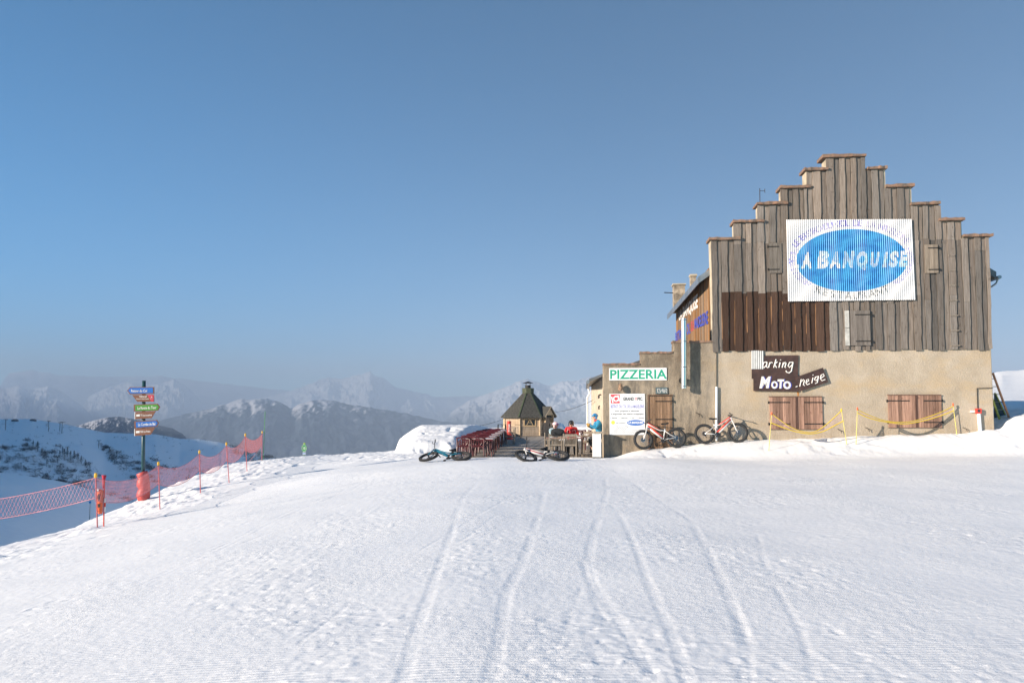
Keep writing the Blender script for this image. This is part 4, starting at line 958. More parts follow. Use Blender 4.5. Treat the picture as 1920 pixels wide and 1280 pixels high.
# window on the face towards us
mb = MB(); fy = -WH / 2 - .03
mb.bx(-.46, .46, fy - .02, fy, 1.27, 1.34); mb.bx(-.46, .46, fy - .02, fy, .78, .85); mb.bx(-.46, -.39, fy - .02, fy, .85, 1.27); mb.bx(.39, .46, fy - .02, fy, .85, 1.27)
mb.bar((-.24, fy - .01, .85), (-.02, fy - .01, 1.27), .035); mb.bar((.24, fy - .01, .85), (.02, fy - .01, 1.27), .035); mb.bar((-.13, fy - .012, 1.05), (.13, fy - .012, 1.05), .03)
wn = mb.build('window', mat('window_wood', (.50, .36, .20), .7, var=.1), hut)
MB().bx(-.39, .39, fy + .002, fy + .008, .85, 1.27).build('pane', mat('dark_glass', (.02, .03, .04), .08, var=.0, coat=.5), wn)
# door with small gabled porch on the next face to the right
md_ = Matrix.Rotation(R(45), 4, 'Z')
def rot45(mb): mb.v = [tuple(md_ @ Vector(v)) for v in mb.v]; return mb
mb = MB(); yb = -WH / 2 - .05
for i in range(6): f = rr.uniform(.85, 1.1); mb.bx(-.42 + i * .14, -.285 + i * .14, yb - .03, yb, .06, 1.62, col=(.20 * f, .17 * f, .14 * f))
dr = rot45(mb).build('door', PALE, hut); rot45(MB().bx(.28, .34, yb - .08, yb - .03, .75, .95)).build('handle', IRON, dr)
pr = MB(); f0, f1 = yb - .42, -.9
pr.prism([(-.72, 1.50), (0, 2.28), (.72, 1.50), (.66, 1.47), (0, 2.19), (-.66, 1.47)], f0, f1, col=(1, 1, 1)); po = rot45(pr).build('porch_roof', SH, hut)
mb = MB(); mb.prism([(-.52, 1.62), (0, 2.17), (.52, 1.62)], f0 + .12, f0 + .16, col=(.42, .33, .22)); mb.bar((-.70, f0 - .01, 1.48), (0, f0 - .01, 2.24), .03, .09, (0, 1, 0), col=(.3, .26, .2)); mb.bar((.70, f0 - .01, 1.48), (0, f0 - .01, 2.24), .03, .09, (0, 1, 0), col=(.3, .26, .2))
mb.prism([(-.48, 1.05), (-.34, 1.62), (-.48, 1.62)], f0 + .10, yb, col=(.36, .28, .19)); mb.prism([(.48, 1.05), (.34, 1.62), (.48, 1.62)], f0 + .10, yb, col=(.36, .28, .19)); rot45(mb).build('porch_gable', PALE, hut)
mb = MB(); w1 = oct_(WH + .5, .0); w2 = oct_(WH + .5, .09)
mb.add(w1 + w2, [tuple(range(7, -1, -1)), tuple(range(8, 16))] + [(i, (i + 1) % 8, 8 + (i + 1) % 8, 8 + i) for i in range(8)], (.2, .17, .14)); mb.build('plinth', PALE, hut)
# ------------------------------------------------------------------ chairs and tables
MAR = mat('maroon_plastic', (.085, .010, .015), .42, var=.1, scale=3)
def plastic_chair():
    e = empty('plastic_armchair', (0, 0, 0), 0, 'maroon plastic armchair pushed in at the long row of tables', 'chair', 'maroon armchairs along the tables')
    mb = MB(); mb.prism([(-.24, .40), (.24, .40), (.24, .425), (.20, .43), (0, .415), (-.20, .43), (-.24, .425)], -.24, .20); mb.build('seat', MAR, e)
    mb = MB(); top = []
    for i in range(13):
        a = R(180 + 15 * i); top.append((.265 * math.cos(a), -.20 + .07 * math.sin(a) * 1.0, .77 - .04 * abs(math.cos(a)) ** 4))
    mb.tube(top, .026, 7, sx=1.0)
    mb.tube([(-.15, -.255, .66), (-.17, -.25, .56), (-.10, -.24, .47), (.10, -.24, .47), (.17, -.25, .56), (.15, -.255, .66), (.08, -.265, .72), (-.08, -.265, .72)], .016, 6, closed=True)
    for x in (-.05, .05): mb.tube([(x, -.235, .45), (x, -.262, .75)], .013, 5)
    mb.tube([(-.24, -.22, .44), (.24, -.22, .44)], .02, 6)
    mb.build('backrest', MAR, e)
    for s in (-1, 1):
        MB().tube([(s * .265, -.20, .76), (s * .285, .02, .66), (s * .275, .18, .62), (s * .255, .22, .55)], [.022, .026, .026, .022], 7).build('armrest', MAR, e)
        MB().tube([(s * .24, .20, .60), (s * .245, .205, .40), (s * .275, .24, 0)], [.024, .03, .02], 6).build('leg', MAR, e)
        MB().tube([(s * .255, -.20, .76), (s * .235, -.215, .42), (s * .275, -.29, 0)], [.024, .032, .02], 6).build('leg', MAR, e)
    return e
TOPM = mat('pale_table_top', (.56, .55, .58), .35, var=.2, scale=1.5, col2=(.50, .38, .34))
def plastic_table():
    e = empty('plastic_table', (0, 0, 0), 0, 'maroon plastic table with pale top in the row of tables', 'table', 'maroon tables in a row')
    MB().bx(-.62, .62, -.40, .40, .70, .725).build('tabletop', TOPM, e, bevel=.01)
    mb = MB(); mb.bx(-.60, .60, -.385, -.36, .63, .698); mb.bx(-.60, .60, .36, .385, .63, .698); mb.bx(-.60, -.575, -.359, .359, .63, .698); mb.bx(.575, .60, -.359, .359, .63, .698); mb.build('apron', MAR, e)
    for s in (-1, 1):
        for q in (-1, 1): MB().tube([(s * .55, q * .33, .69), (s * .57, q * .35, 0)], [.04, .028], 6).build('leg', MAR, e)
    return e
pc = plastic_chair(); pt = plastic_table(); used = [False, False]
rr = random.Random(12)
ORD = ['nearest', 'second nearest', 'third', 'fourth', 'fifth', 'farthest']
def put(proto, idx, loc, rz, label, group=None):
    o = proto if not used[idx] else copy_tree(proto); used[idx] = True
    o.location = loc; o.rotation_euler = (0, 0, rz); o['label'] = label
    if group: o['group'] = group
    return o
for i in range(6):
    Yc = [30.55, 33.3, 36.4, 39.5, 42.6, 45.6][i]; Xl = [-2.17, -2.15, -2.08, -2.0, -1.93, -1.80][i]
    lr = put(pt, 1, (Xl + .72 + .12, Yc + .62, -.02), -TH + R(rr.uniform(-2, 2)), 'maroon table with pale top, %s row of the line along the snow mound' % ORD[i])
    for q, x in enumerate((Xl + .27, Xl + .86)):
        side = ('left', 'right')[q]
        put(pc, 0, (x, Yc + .14 + rr.uniform(-.05, .05), -.02), -TH + R(rr.uniform(-8, 8)), 'maroon armchair backing onto the camera, %s seat of the %s table' % (side, ORD[i]))
        put(pc, 0, (x + .1, Yc + 1.14 + rr.uniform(-.08, .05), -.02), -TH + R(180 + rr.uniform(-8, 8)), 'maroon armchair facing the camera, %s far seat of the %s table' % (side, ORD[i]))
# group of maroon furniture behind the seated people
p = deck(1094, 814); B0 = Vector((4.05, 47.0, -.02)); B0.x = (1090 - 960) / 1450 * 44; B0.y = 44
put(pt, 1, B0 + Vector((0, .7, 0)), -TH, 'maroon table standing alone behind the man in red', 'maroon furniture behind the seated people')
put(pc, 0, B0 + Vector((-.25, 0, 0)), -TH + R(6), 'maroon armchair just left behind the man in red', 'maroon furniture behind the seated people')
put(pc, 0, B0 + Vector((.32, .1, 0)), -TH - R(9), 'maroon armchair just right behind the man in red', 'maroon furniture behind the seated people')
pT = Vector(((1103.5 - 960) / 1450 * 36, 36.0, -.02)); put(pc, 0, pT, R(70), 'maroon armchair turned sideways behind the man in blue', 'maroon furniture behind the seated people')
GW = wood('grey_teak', knots=.15); gcol = (.27, .235, .195)
def teak_chair(arms=True, label='', group=None, h=.93):
    e = empty('slatted_chair', (0, 0, 0), 0, label, 'chair', group)
    mb = MB()
    for i in range(7): mb.bx(-.23, .23, -.20 + i * .064, -.145 + i * .064, .42, .44, col=gcol)
    mb.build('seat', GW, e)
    mb = MB(); yb = -.235
    mb.bar((-.23, yb - .02, .86), (.23, yb - .02, .86), .03, .10, (0, 0, 1), col=gcol); mb.bar((-.23, yb, .48), (.23, yb, .48), .03, .06, (0, 0, 1), col=gcol)
    for i in range(9): x = -.18 + i * .045; mb.bar((x, yb, .49), (x, yb - .02, .83), .018, .012, (0, 1, 0), col=gcol)
    mb.build('backrest', GW, e)
    for s in (-1, 1):
        MB().bar((s * .245, yb - .03, h), (s * .245, yb + .01, 0), .05, .04, (0, 1, 0), col=gcol).build('leg', GW, e)
        MB().bar((s * .245, .235, .62 if arms else .42), (s * .245, .235, 0), .05, .04, (0, 1, 0), col=gcol).build('leg', GW, e)
        if arms: MB().bar((s * .245, yb, .64), (s * .245, .27, .64), .055, .025, (0, 0, 1), col=gcol).build('armrest', GW, e)
        MB().bar((s * .245, yb + .02, .40), (s * .245, .22, .40), .025, .05, (0, 0, 1), col=gcol).build('rail', GW, e)
    return e
gk = 'grey slatted wooden chairs'
t1 = teak_chair(True, 'grey slatted wooden chair with black bag over its back, before the woman', gk); p = deck(1042, 857); t1.location = p + Vector((0, .30, 0)); t1.rotation_euler = (0, 0, -R(2))
t2 = copy_tree(t1); t2['label'] = 'grey slatted wooden chair backing onto the camera before the man in red'; p = deck(1069.5, 857.5); t2.location = p + Vector((0, .3, 0)); t2.rotation_euler = (0, 0, -R(4))
t3 = copy_tree(t1); t3['label'] = 'grey slatted wooden armchair turned sideways beside the last maroon table'; p = deck(956, 832.5); t3.location = p; t3.rotation_euler = (0, 0, R(100))
t4 = copy_tree(t1); t4['label'] = 'grey slatted wooden chair behind the table near the man in blue'; t4.location = Vector(((1103 - 960) / 1450 * 34.2, 34.2, -.02)); t4.rotation_euler = (0, 0, R(165))
t5 = copy_tree(t1); t5['label'] = 'grey slatted wooden chair the woman in the pale helmet sits on'; t5.location = Vector((1.72, 31.95, -.02)); t5.rotation_euler = (0, 0, R(215))
t6 = copy_tree(t1); t6['label'] = 'grey slatted wooden chair the man in the red jacket sits on'; t6.location = Vector((2.48, 32.5, -.02)); t6.rotation_euler = (0, 0, R(177))
# table of the seated people
e = empty('wooden_table', (2.15, 31.45, -.02), -TH, 'grey wooden table with red runner where two skiers sit', 'table')
mb = MB()
for i in range(7): mb.bx(-.75, .75, -.35 + i * .10, -.257 + i * .10, .70, .73, col=gcol)
mb.build('tabletop', GW, e); MB().bx(-.76, .70, -.16, .16, .7315, .736).build('runner', mat('runner_red', (.55, .10, .10), .8, var=.15), e)
for s in (-1, 1):
    for q in (-1, 1): MB().bar((s * .68, q * .29, .70), (s * .68, q * .29, 0), .06, .06, col=gcol).build('leg', GW, e)
e = empty('drinking_glass', (2.62, 31.4, .716), 0, 'clear drinking glass on the table by the man in red', 'glass')
MB().lathe([(.03, .0), (.036, .12)], 12).build('cup', mat('glass_cup', (.7, .75, .75), .1, var=0), e)
e = empty('wooden_table', (3.2, 34.4, -.02), R(4), 'grey plank table standing behind the man in blue, left of the wall', 'table')
mb = MB()
for i in range(6): mb.bx(-.45, .45, -.35 + i * .12, -.24 + i * .12, .70, .73, col=gcol)
mb.build('tabletop', GW, e)
for s in (-1, 1): MB().bar((s * .36, -.2, .70), (s * .30, -.2, 0), .045, .045).build('leg', IRON, e); MB().bar((s * .36, .2, .70), (s * .30, .2, 0), .045, .045).build('leg', IRON, e)
e = empty('slatted_bench', ((1053 - 960) / 1450 * 38, 38, -.02), -R(3), 'pale wooden slatted bench back between woman and man in red', 'bench')
mb = MB()
for i in range(5): mb.bx(-.55, .55, -.02, .0, .50 + i * .085, .57 + i * .085, col=(.36, .31, .24))
mb.build('backrest', GW, e); mb = MB()
for i in range(4): mb.bx(-.55, .55, .03 + i * .1, .11 + i * .1, .42, .44, col=gcol)
mb.build('seat', GW, e)
for s in (-1, 1): MB().bar((s * .52, -.03, .92), (s * .52, -.03, 0), .05, .05, col=gcol).build('leg', GW, e); MB().bar((s * .52, .4, .42), (s * .52, .4, 0), .05, .05, col=gcol).build('leg', GW, e)
# black bag over the chair back
bg = MB(); rr = random.Random(5)
ring = [(-.28, .02), (-.26, .12), (-.18, .20), (-.05, .215), (.10, .20), (.22, .17), (.28, .08), (.29, -.04), (.22, -.09), (0, -.07), (-.24, -.09)]
bg.prism(ring, -.11, .09); e = empty('black_bag', (t1.location.x + .0, t1.location.y - .24, .90), 0, 'black padded bag lying over the top of a slatted chair', 'bag')
e.location.x += .08
bo = bg.build('bag_body', mat('black_fabric', (.018, .02, .022), .8, var=.3, scale=12), e, bevel=.04, smooth=True); MB().tube([(-.15, -.12, .08), (-.1, -.14, -.02), (.1, -.14, -.02), (.15, -.12, .08)], .012, 5).build('strap', IRON, e)
# dark bistro table, red barrel, post near the hut
e = empty('metal_table', ((941 - 960) / 1450 * 49, 49, -.02), R(5), 'black metal framed table beyond the last maroon table, left of the barrel', 'table')
MB().bx(-.26, .26, -.26, .26, 1.0, 1.025).build('tabletop', IRON, e)
for s in (-1, 1):
    for q in (-1, 1): MB().bar((s * .24, q * .24, 1.0), (s * .24, q * .24, 0), .035, .035).build('leg', IRON, e)
mb = MB(); mb.bx(-.24, .24, -.25, -.23, .55, .58); mb.bx(-.24, .24, .23, .25, .55, .58); mb.bx(-.02, .02, -.25, -.235, .58, 1.0); mb.build('frame', IRON, e)
Yb = 50; e = empty('drinks_barrel', ((954.5 - 960) / 1450 * Yb, Yb, -.02), 0, 'tall red cylinder with white vertical lettering standing left of the hut', 'barrel')
MB().lathe([(.135, .42), (.14, .44), (.14, 1.20), (.135, 1.22), (.05, 1.225)], 18).build('cylinder', RED, e, smooth=False)
MB().lathe([(.24, .05), (.25, .12), (.20, .40), (.12, .415)], 12).build('stand', RED, e)
vs, fs = text_mesh('2OM', .03); ax = max(v[0] for v in vs); mb = MB(); mb.add([(-.05 + v[1] * .17, -.1445 + abs(-.05 + v[1] * .17 + 0) * .12, .52 + v[0] / ax * .50) for v in vs], [f for f in fs]); mb.build('lettering', LWHITE, e)
MB().tube([(0, 0, 1.23), (0, 0, 1.26), (.3, 0, 1.265), (-.25, 0, 1.255)], .012, 5).build('rail', WHITE, e)
Yb = 53.5; e = empty('wooden_post', ((976 - 960) / 1450 * Yb, Yb, -.02), 0, 'slim wooden post with short bracket in front of the hut', 'post')
MB().bar((0, 0, 0), (0, 0, .98), .06, .06).build('pole', mat('dark_post', (.12, .09, .06), .8, var=.2), e); MB().bar((-.40, 0, .93), (0, 0, .93), .03, .03).build('bracket', IRON, e)
# white cabinet with ledge at the wall corner
Yc = 29.35; p = Vector(((1118.3 - 960) / 1450 * Yc, Yc, -.02)); e = empty('white_cabinet', p, -TH, 'white ribbed metal cabinet on black feet at the wall corner, left of poster', 'cabinet')
mb = MB(); h0, h1 = .08, .965
for i in range(3): mb.bx(-.165 + i * .111, -.057 + i * .111, -.12, .12, h0, h1)
mb.build('panel', WHITE, e, bevel=.006); mb = MB(); mb.bx(-.16, .20, -.10, .12, .0, .079); mb.build('feet', IRON, e)
mb = MB(); mb.tube([(.20, -.10, .04), (.20, -.10, .95), (.14, -.10, .95)], .014, 5); mb.tube([(.20, .10, .04), (.20, .10, .95)], .014, 5); mb.build('frame', IRON, e)
mb = MB(); ragged(mb, -.14, .32, -.15, .16, h1 + .001, .06, 8, .012, 3); mb.build('ledge', STONE, e)
# ------------------------------------------------------------------ people
def skin(nodes, edges, sub=1):
    me = bpy.data.meshes.new('skin'); me.from_pydata([n[0] for n in nodes], edges, []); o = bpy.data.objects.new('skin', me); C.objects.link(o)
    o.modifiers.new('s', 'SKIN'); 
    if not me.skin_vertices:
        bpy.context.view_layer.objects.active = o
    for i, n in enumerate(nodes):
        r = n[1] if isinstance(n[1], tuple) else (n[1], n[1]); me.skin_vertices[0].data[i].radius = r; me.skin_vertices[0].data[i].use_root = (i == 0)
    s = o.modifiers.new('sub', 'SUBSURF'); s.levels = sub; s.render_levels = sub
    dg = bpy.context.evaluated_depsgraph_get(); dg.update(); m2 = bpy.data.meshes.new_from_object(o.evaluated_get(dg))
    vs = [tuple(v.co) for v in m2.vertices]; fs = [tuple(p.vertices) for p in m2.polygons]
    bpy.data.objects.remove(o); bpy.data.meshes.remove(m2); return vs, fs
def sphere(mb, c, r, n=14, m=12, m4=None, zmin=-1.0):
    prof = [];
    for i in range(m + 1):
        a = -math.pi / 2 + math.pi * i / m
        if math.sin(a) < zmin: continue
        prof.append((math.cos(a), math.sin(a)))
    T = Matrix.Translation(c) @ (m4 or Matrix.Identity(4)) @ Matrix.Diagonal((r[0], r[1], r[2], 1))
    return mb.lathe([(max(p[0], 1e-3), p[1]) for p in prof], n, T)
SKIN = mat('skin', (.52, .30, .22), .6, var=.08)
def person(label, loc, rz, J, jc, tc, helm, gog, boots, glove=None, lens=(.03, .03, .04), head_rz=0, hair=None, accent=None):
    e = empty('person', loc, rz, label, 'person')
    J = {k: Vector(v) for k, v in J.items()}
    nd = []; ed = []; ix = {}
    def nodeof(k, p, r): ix[k] = len(nd); nd.append((tuple(p), r)); return ix[k]
    nodeof('pel', J['pel'], .12); nodeof('spi', J['spi'], .115); nodeof('che', J['che'], .12); nodeof('nck', J['nck'], .05); nodeof('hd', J['nck'] + (J['hed'] - J['nck']) * .5, .05)
    ed += [(0, 1), (1, 2), (2, 3), (3, 4)]
    for s in 'LR':
        nodeof('sh' + s, J['sh' + s], .058); nodeof('el' + s, J['el' + s], .042); nodeof('wr' + s, J['wr' + s], (.03, .024)); ed += [(2, ix['sh' + s]), (ix['sh' + s], ix['el' + s]), (ix['el' + s], ix['wr' + s])]
        d = (J['wr' + s] - J['el' + s]).normalized(); sd_ = d.cross(Vector((0, 0, 1))).normalized() if abs(d.z) < .9 else Vector((1, 0, 0)); pal = J['wr' + s] + d * .075; nodeof('pa' + s, pal, (.036, .016)); ed.append((ix['wr' + s], ix['pa' + s]))
        for q, (o_, l_) in enumerate(((-.027, .062), (-.009, .075), (.009, .07), (.027, .055))):
            a = pal + sd_ * o_ + d * l_ * .55; b = pal + sd_ * o_ * 1.1 + d * l_ * .9 + Vector((0, 0, -.028)); nodeof('f%d' % q + s, a, .0085); nodeof('g%d' % q + s, b, .007); ed += [(ix['pa' + s], ix['f%d' % q + s]), (ix['f%d' % q + s], ix['g%d' % q + s])]
        th = J['wr' + s] + d * .03 + sd_ * .045; nodeof('t' + s, th, .010); nodeof('u' + s, th + d * .04, .009); ed += [(ix['wr' + s], ix['t' + s]), (ix['t' + s], ix['u' + s])]
        nodeof('hi' + s, J['hi' + s], .085); nodeof('kn' + s, J['kn' + s], .058); nodeof('an' + s, J['an' + s], .042); nodeof('to' + s, J['to' + s], (.04, .03)); ed += [(0, ix['hi' + s]), (ix['hi' + s], ix['kn' + s]), (ix['kn' + s], ix['an' + s]), (ix['an' + s], ix['to' + s])]
    vs, fs = skin(nd, ed); mb = MB(); mb.add(vs, fs)
    H = J['hed']; HR = Matrix.Rotation(head_rz, 4, 'Z'); T = Matrix.Translation(H) @ HR
    sphere(mb, H, (.076, .095, .115), 16, 12, HR)
    mb.add([T @ Vector(v) for v in ((-.014, -.088, -.035), (.014, -.088, -.035), (0, -.122, -.03), (0, -.092, .018))], [(0, 1, 2), (1, 3, 2), (3, 0, 2), (0, 3, 1)])   # nose
    for s in (-1, 1): sphere(mb, T @ Vector((s * .078, .005, -.01)), (.012, .022, .032), 8, 6)
    mb.build('body', SKIN, e, smooth=True)
    m_ = MB(); m_.tube([T @ Vector((-.024, -.090, -.062)), T @ Vector((0, -.099, -.066)), T @ Vector((.024, -.090, -.062))], .005, 5); m_.build('mouth', mat('lips', (.35, .10, .09), .6), e)
    for s in (-1, 1): m_ = MB(); sphere(m_, T @ Vector((s * .03, -.086, .003)), (.012, .008, .009), 8, 6); m_.build('eye', mat('eye_dark', (.05, .04, .04), .3), e)
    # jacket
    nj = [(tuple(J['pel'] + Vector((0, 0, .02))), (.165, .15)), (tuple(J['spi']), (.16, .145)), (tuple(J['che']), (.175, .14)), (tuple(J['nck'] + (J['hed'] - J['nck']) * .08), .075)]; ej = [(0, 1), (1, 2), (2, 3)]
    for s in 'LR':
        b = len(nj); d = (J['wr' + s] - J['el' + s]).normalized(); nj += [(tuple(J['sh' + s]), .085), (tuple(J['el' + s]), .066), (tuple(J['wr' + s] - d * .02), .05)]; ej += [(2, b), (b, b + 1), (b + 1, b + 2)]
    vs, fs = skin(nj, ej, 2); jk = MB().add(vs, fs).build('jacket', jc, e, smooth=True)
    if accent:
        m_ = MB(); c_ = J['che'] + Vector((0, 0, .0))
        for s in (-1, 1):
            m_.bar(c_ + Vector((s * .03, -.150, .0)), c_ + Vector((s * .15, -.128, .035)), .012, .035, (0, 1, 0)); m_.bar(c_ + Vector((s * .155, -.125, .03)), c_ + Vector((s * .165, -.115, -.10)), .012, .03, (0, 1, 0))
        m_.build('chest_stripe', accent, jk)
    nt_ = [(tuple(J['pel']), (.135, .125))]; et = []
    for s in 'LR':
        b = len(nt_); nt_ += [(tuple(J['hi' + s]), .105), (tuple(J['kn' + s]), .078), (tuple(J['an' + s] + Vector((0, 0, .10))), .068)]; et += [(0, b), (b, b + 1), (b + 1, b + 2)]
    vs, fs = skin(nt_, et, 2); MB().add(vs, fs).build('trousers', tc, e, smooth=True)
    for s in 'LR':
        f = (J['to' + s] - J['an' + s]); f.z = 0; f.normalize(); a_ = J['an' + s]
        vs, fs = skin([(tuple(a_ + Vector((0, 0, .17))), .07), (tuple(a_ + Vector((0, 0, -.01))), .068), (tuple(a_ + f * .17 + Vector((0, 0, -.045))), (.05, .042))], [(0, 1), (1, 2)], 1); MB().add(vs, fs).build('boot', boots, e, smooth=True)
        if glove:
            d = (J['wr' + s] - J['el' + s]).normalized(); m_ = MB(); sphere(m_, J['wr' + s] + d * .07, (.052, .052, .045), 10, 8); m_.tube([J['wr' + s] - d * .03, J['wr' + s] + d * .05], [.05, .045], 8)
            m_.build('glove', glove, e, smooth=True)
    m_ = MB(); sphere(m_, H + Vector((0, 0, .022)), (.112, .128, .128), 18, 14, HR, zmin=-.12); 
    for s in (-1, 1): sphere(m_, T @ Vector((s * .088, .02, -.03)), (.022, .045, .055), 8, 6)
    hm = m_.build('helmet', helm, e, smooth=True)
    m_ = MB(); pts = [T @ Vector((.118 * math.sin(a), -.132 * math.cos(a) , .045 if gog == 'up' else .006)) for a in [R(q) for q in range(-55, 56, 11)]]
    m_.tube(pts, .034 if gog == 'up' else .022, 6, sx=.5); m_.build('goggles', mat('goggle_' + ('%.2f' % lens[0]), lens, .15, coat=.6), e, smooth=True)
    if hair: m_ = MB(); sphere(m_, T @ Vector((0, .06, -.08)), (.07, .05, .11), 10, 8); m_.build('hair', hair, e, smooth=True)
    return e
def seated(lean=0, twist=0, hx=0):
    return dict(pel=(0, .02, .50), spi=(0, .0 - lean * .3, .70), che=(hx * .5, -.03 - lean * .7, .93), nck=(hx, -.05 - lean, 1.07), hed=(hx, -.075 - lean * 1.1, 1.19),
                shL=(-.185, -.03 - lean * .7, 1.0), shR=(.185, -.03 - lean * .7, 1.0), elL=(-.255, -.18 - lean, .78), elR=(.255, -.18 - lean, .78), wrL=(-.14, -.38 - lean, .79), wrR=(.14, -.38 - lean, .79),
                hiL=(-.10, -.0, .50), hiR=(.10, -.0, .50), knL=(-.13, -.44, .52), knR=(.13, -.44, .52), anL=(-.13, -.42, .10), anR=(.13, -.42, .10), toL=(-.14, -.56, .05), toR=(.14, -.56, .05))
FRED = mat('jacket_red', (.55, .018, .022), .6, var=.12, scale=10); FWB = mat('jacket_white_blue', (.50, .62, .66), .65, scale=9, col2=(.03, .13, .20)); FBL = mat('jacket_blue', (.02, .235, .42), .6, var=.12, scale=8)
FDK = mat('trousers_dark', (.035, .04, .045), .75, var=.2, scale=12); BOOT = mat('boot_black', (.02, .02, .022), .5); PBOOT = mat('boot_pink', (.35, .04, .10), .5, col2=(.03, .03, .035), scale=14)
W_ = person('seated woman in pale pink helmet and white and blue ski jacket', (1.72, 32.0, -.02), R(28), seated(.05), FWB, FDK, mat('helmet_pink', (.66, .50, .52), .35, var=.04), 'up', PBOOT, lens=(.10, .03, .18), head_rz=R(38))
M_ = person('seated man in black helmet and red ski jacket with white stripes', (2.48, 32.5, -.02), R(-3), seated(.03), FRED, FDK, mat('helmet_black', (.02, .02, .022), .3), 'down', BOOT, head_rz=R(-6), accent=LWHITE)
J = dict(pel=(0, .10, .86), spi=(0, .09, 1.05), che=(0, .03, 1.30), nck=(0, -.03, 1.44), hed=(0, -.075, 1.575), shL=(-.18, .03, 1.36), shR=(.18, .03, 1.36), elL=(-.23, -.10, 1.12), elR=(.24, -.12, 1.13),
         wrL=(-.10, -.30, 1.20), wrR=(.10, -.36, 1.26), hiL=(-.10, .08, .84), hiR=(.10, .06, .84), knL=(-.12, -.30, .66), knR=(.12, -.12, .50), anL=(-.12, -.12, .22), anR=(.12, -.05, .10), toL=(-.12, -.27, .16), toR=(.12, -.20, .05))
S_ = person('man in bright blue ski jacket and blue helmet leaning at the wall corner', (3.40, 31.0, -.02), R(-78), J, FBL, FDK, mat('helmet_blue', (.03, .22, .50), .3, var=.1), 'up', BOOT, glove=mat('glove_tan', (.50, .30, .07), .7), lens=(.05, .25, .45))
MB().tube([(0 + .10 * math.cos(a), -.02 + .085 * math.sin(a), 1.43) for a in [R(q) for q in range(0, 360, 24)]], .03, 6, closed=True).build('collar', FRED, S_)
e = empty('bar_stool', (3.46, 31.0, -.02), 0, 'dark low stool the man in blue perches on at the wall', 'stool')
MB().lathe([(.16, .70), (.17, .72), (.16, .74)], 14).build('seat', IRON, e)
for q in range(4): a = R(45 + 90 * q); MB().tube([(.10 * math.cos(a), .10 * math.sin(a), .71), (.19 * math.cos(a), .19 * math.sin(a), 0)], .014, 5).build('leg', IRON, e)

for lab, a_, b_ in (('thin dark cable running from the annex wall to the hut roof', (1112, 750, 34), (1040, 772, 57)), ('thin dark cable sloping down from the hut to the snow mound', (944, 785, 57), (872, 801, 50))):
    p0 = atY(*a_); p1v = atY(*b_); e = empty('cable', p0, 0, lab, 'cable')
    MB().tube([(p1v - p0) * (i / 12) - Vector((0, 0, 4 * .12 * (i / 12) * (1 - i / 12))) for i in range(13)], .011, 4).build('wire', IRON, e)

M_.scale = (1.07, 1.07, 1.07); W_.scale = (1.03, 1.03, 1.03)
# ------------------------------------------------------------------ fat bikes (x forward, wheels on z = 0)
RUB = mat('tyre_rubber', (.022, .022, .023), .75, var=.15, scale=20); RIMM = mat('rim_black', (.025, .025, .028), .4); BLK = mat('black_parts', (.02, .02, .022), .45)
BW = mat('bike_white', (.66, .65, .63), .35, coat=.3); BR = mat('bike_red', (.68, .045, .025), .35, coat=.3); BT = mat('bike_teal', (.010, .17, .26), .4, coat=.3)
RW = .372
def wheel(parent, x, y, fr):
    t = MB(); n = 40; ring = [(math.cos(2 * math.pi * i / n) * (RW - .052), 0, math.sin(2 * math.pi * i / n) * (RW - .052)) for i in range(n)]
    hubm = MB(); hubm.tube([(0, -.075, 0), (0, .075, 0)], .026, 10)
    w = hubm.build('wheel', BLK, parent, loc=(x, y, RW))
    t.tube(ring, .052, 9, closed=True); r2 = random.Random(2)
    for i in range(60):
        a = 2 * math.pi * i / 60
        for o_ in (-.026, .026): t.box((RW - .001) * math.cos(a), o_ + (.006 if i % 2 else -.006), (RW - .001) * math.sin(a), .014, .024, .010, Matrix.Identity(4))
    t.build('tyre', RUB, w)
    rg_ = MB(); rg_.tube([(math.cos(2 * math.pi * i / n) * .285, 0, math.sin(2 * math.pi * i / n) * .285) for i in range(n)], .018, 6, closed=True, sx=1.0); rg_.build('rim', RIMM, w)
    sp = MB()
    for i in range(24):
        a = 2 * math.pi * i / 24; s = 1 if i % 2 else -1; sp.bar((.03 * math.cos(a + .5 * s), .03 * s, .03 * math.sin(a + .5 * s)), (.28 * math.cos(a), 0, .28 * math.sin(a)), .0035, .0035)
    sp.build('spokes', STEEL, w)
    d = MB(); d.lathe([(.03, .045), (.085, .045), (.085, .049), (.03, .049)], 20, Matrix.Rotation(R(90), 4, 'X')); 
    d.build('brake_disc', mat('disc_steel', (.16, .16, .17), .4, .8), w)
    return w
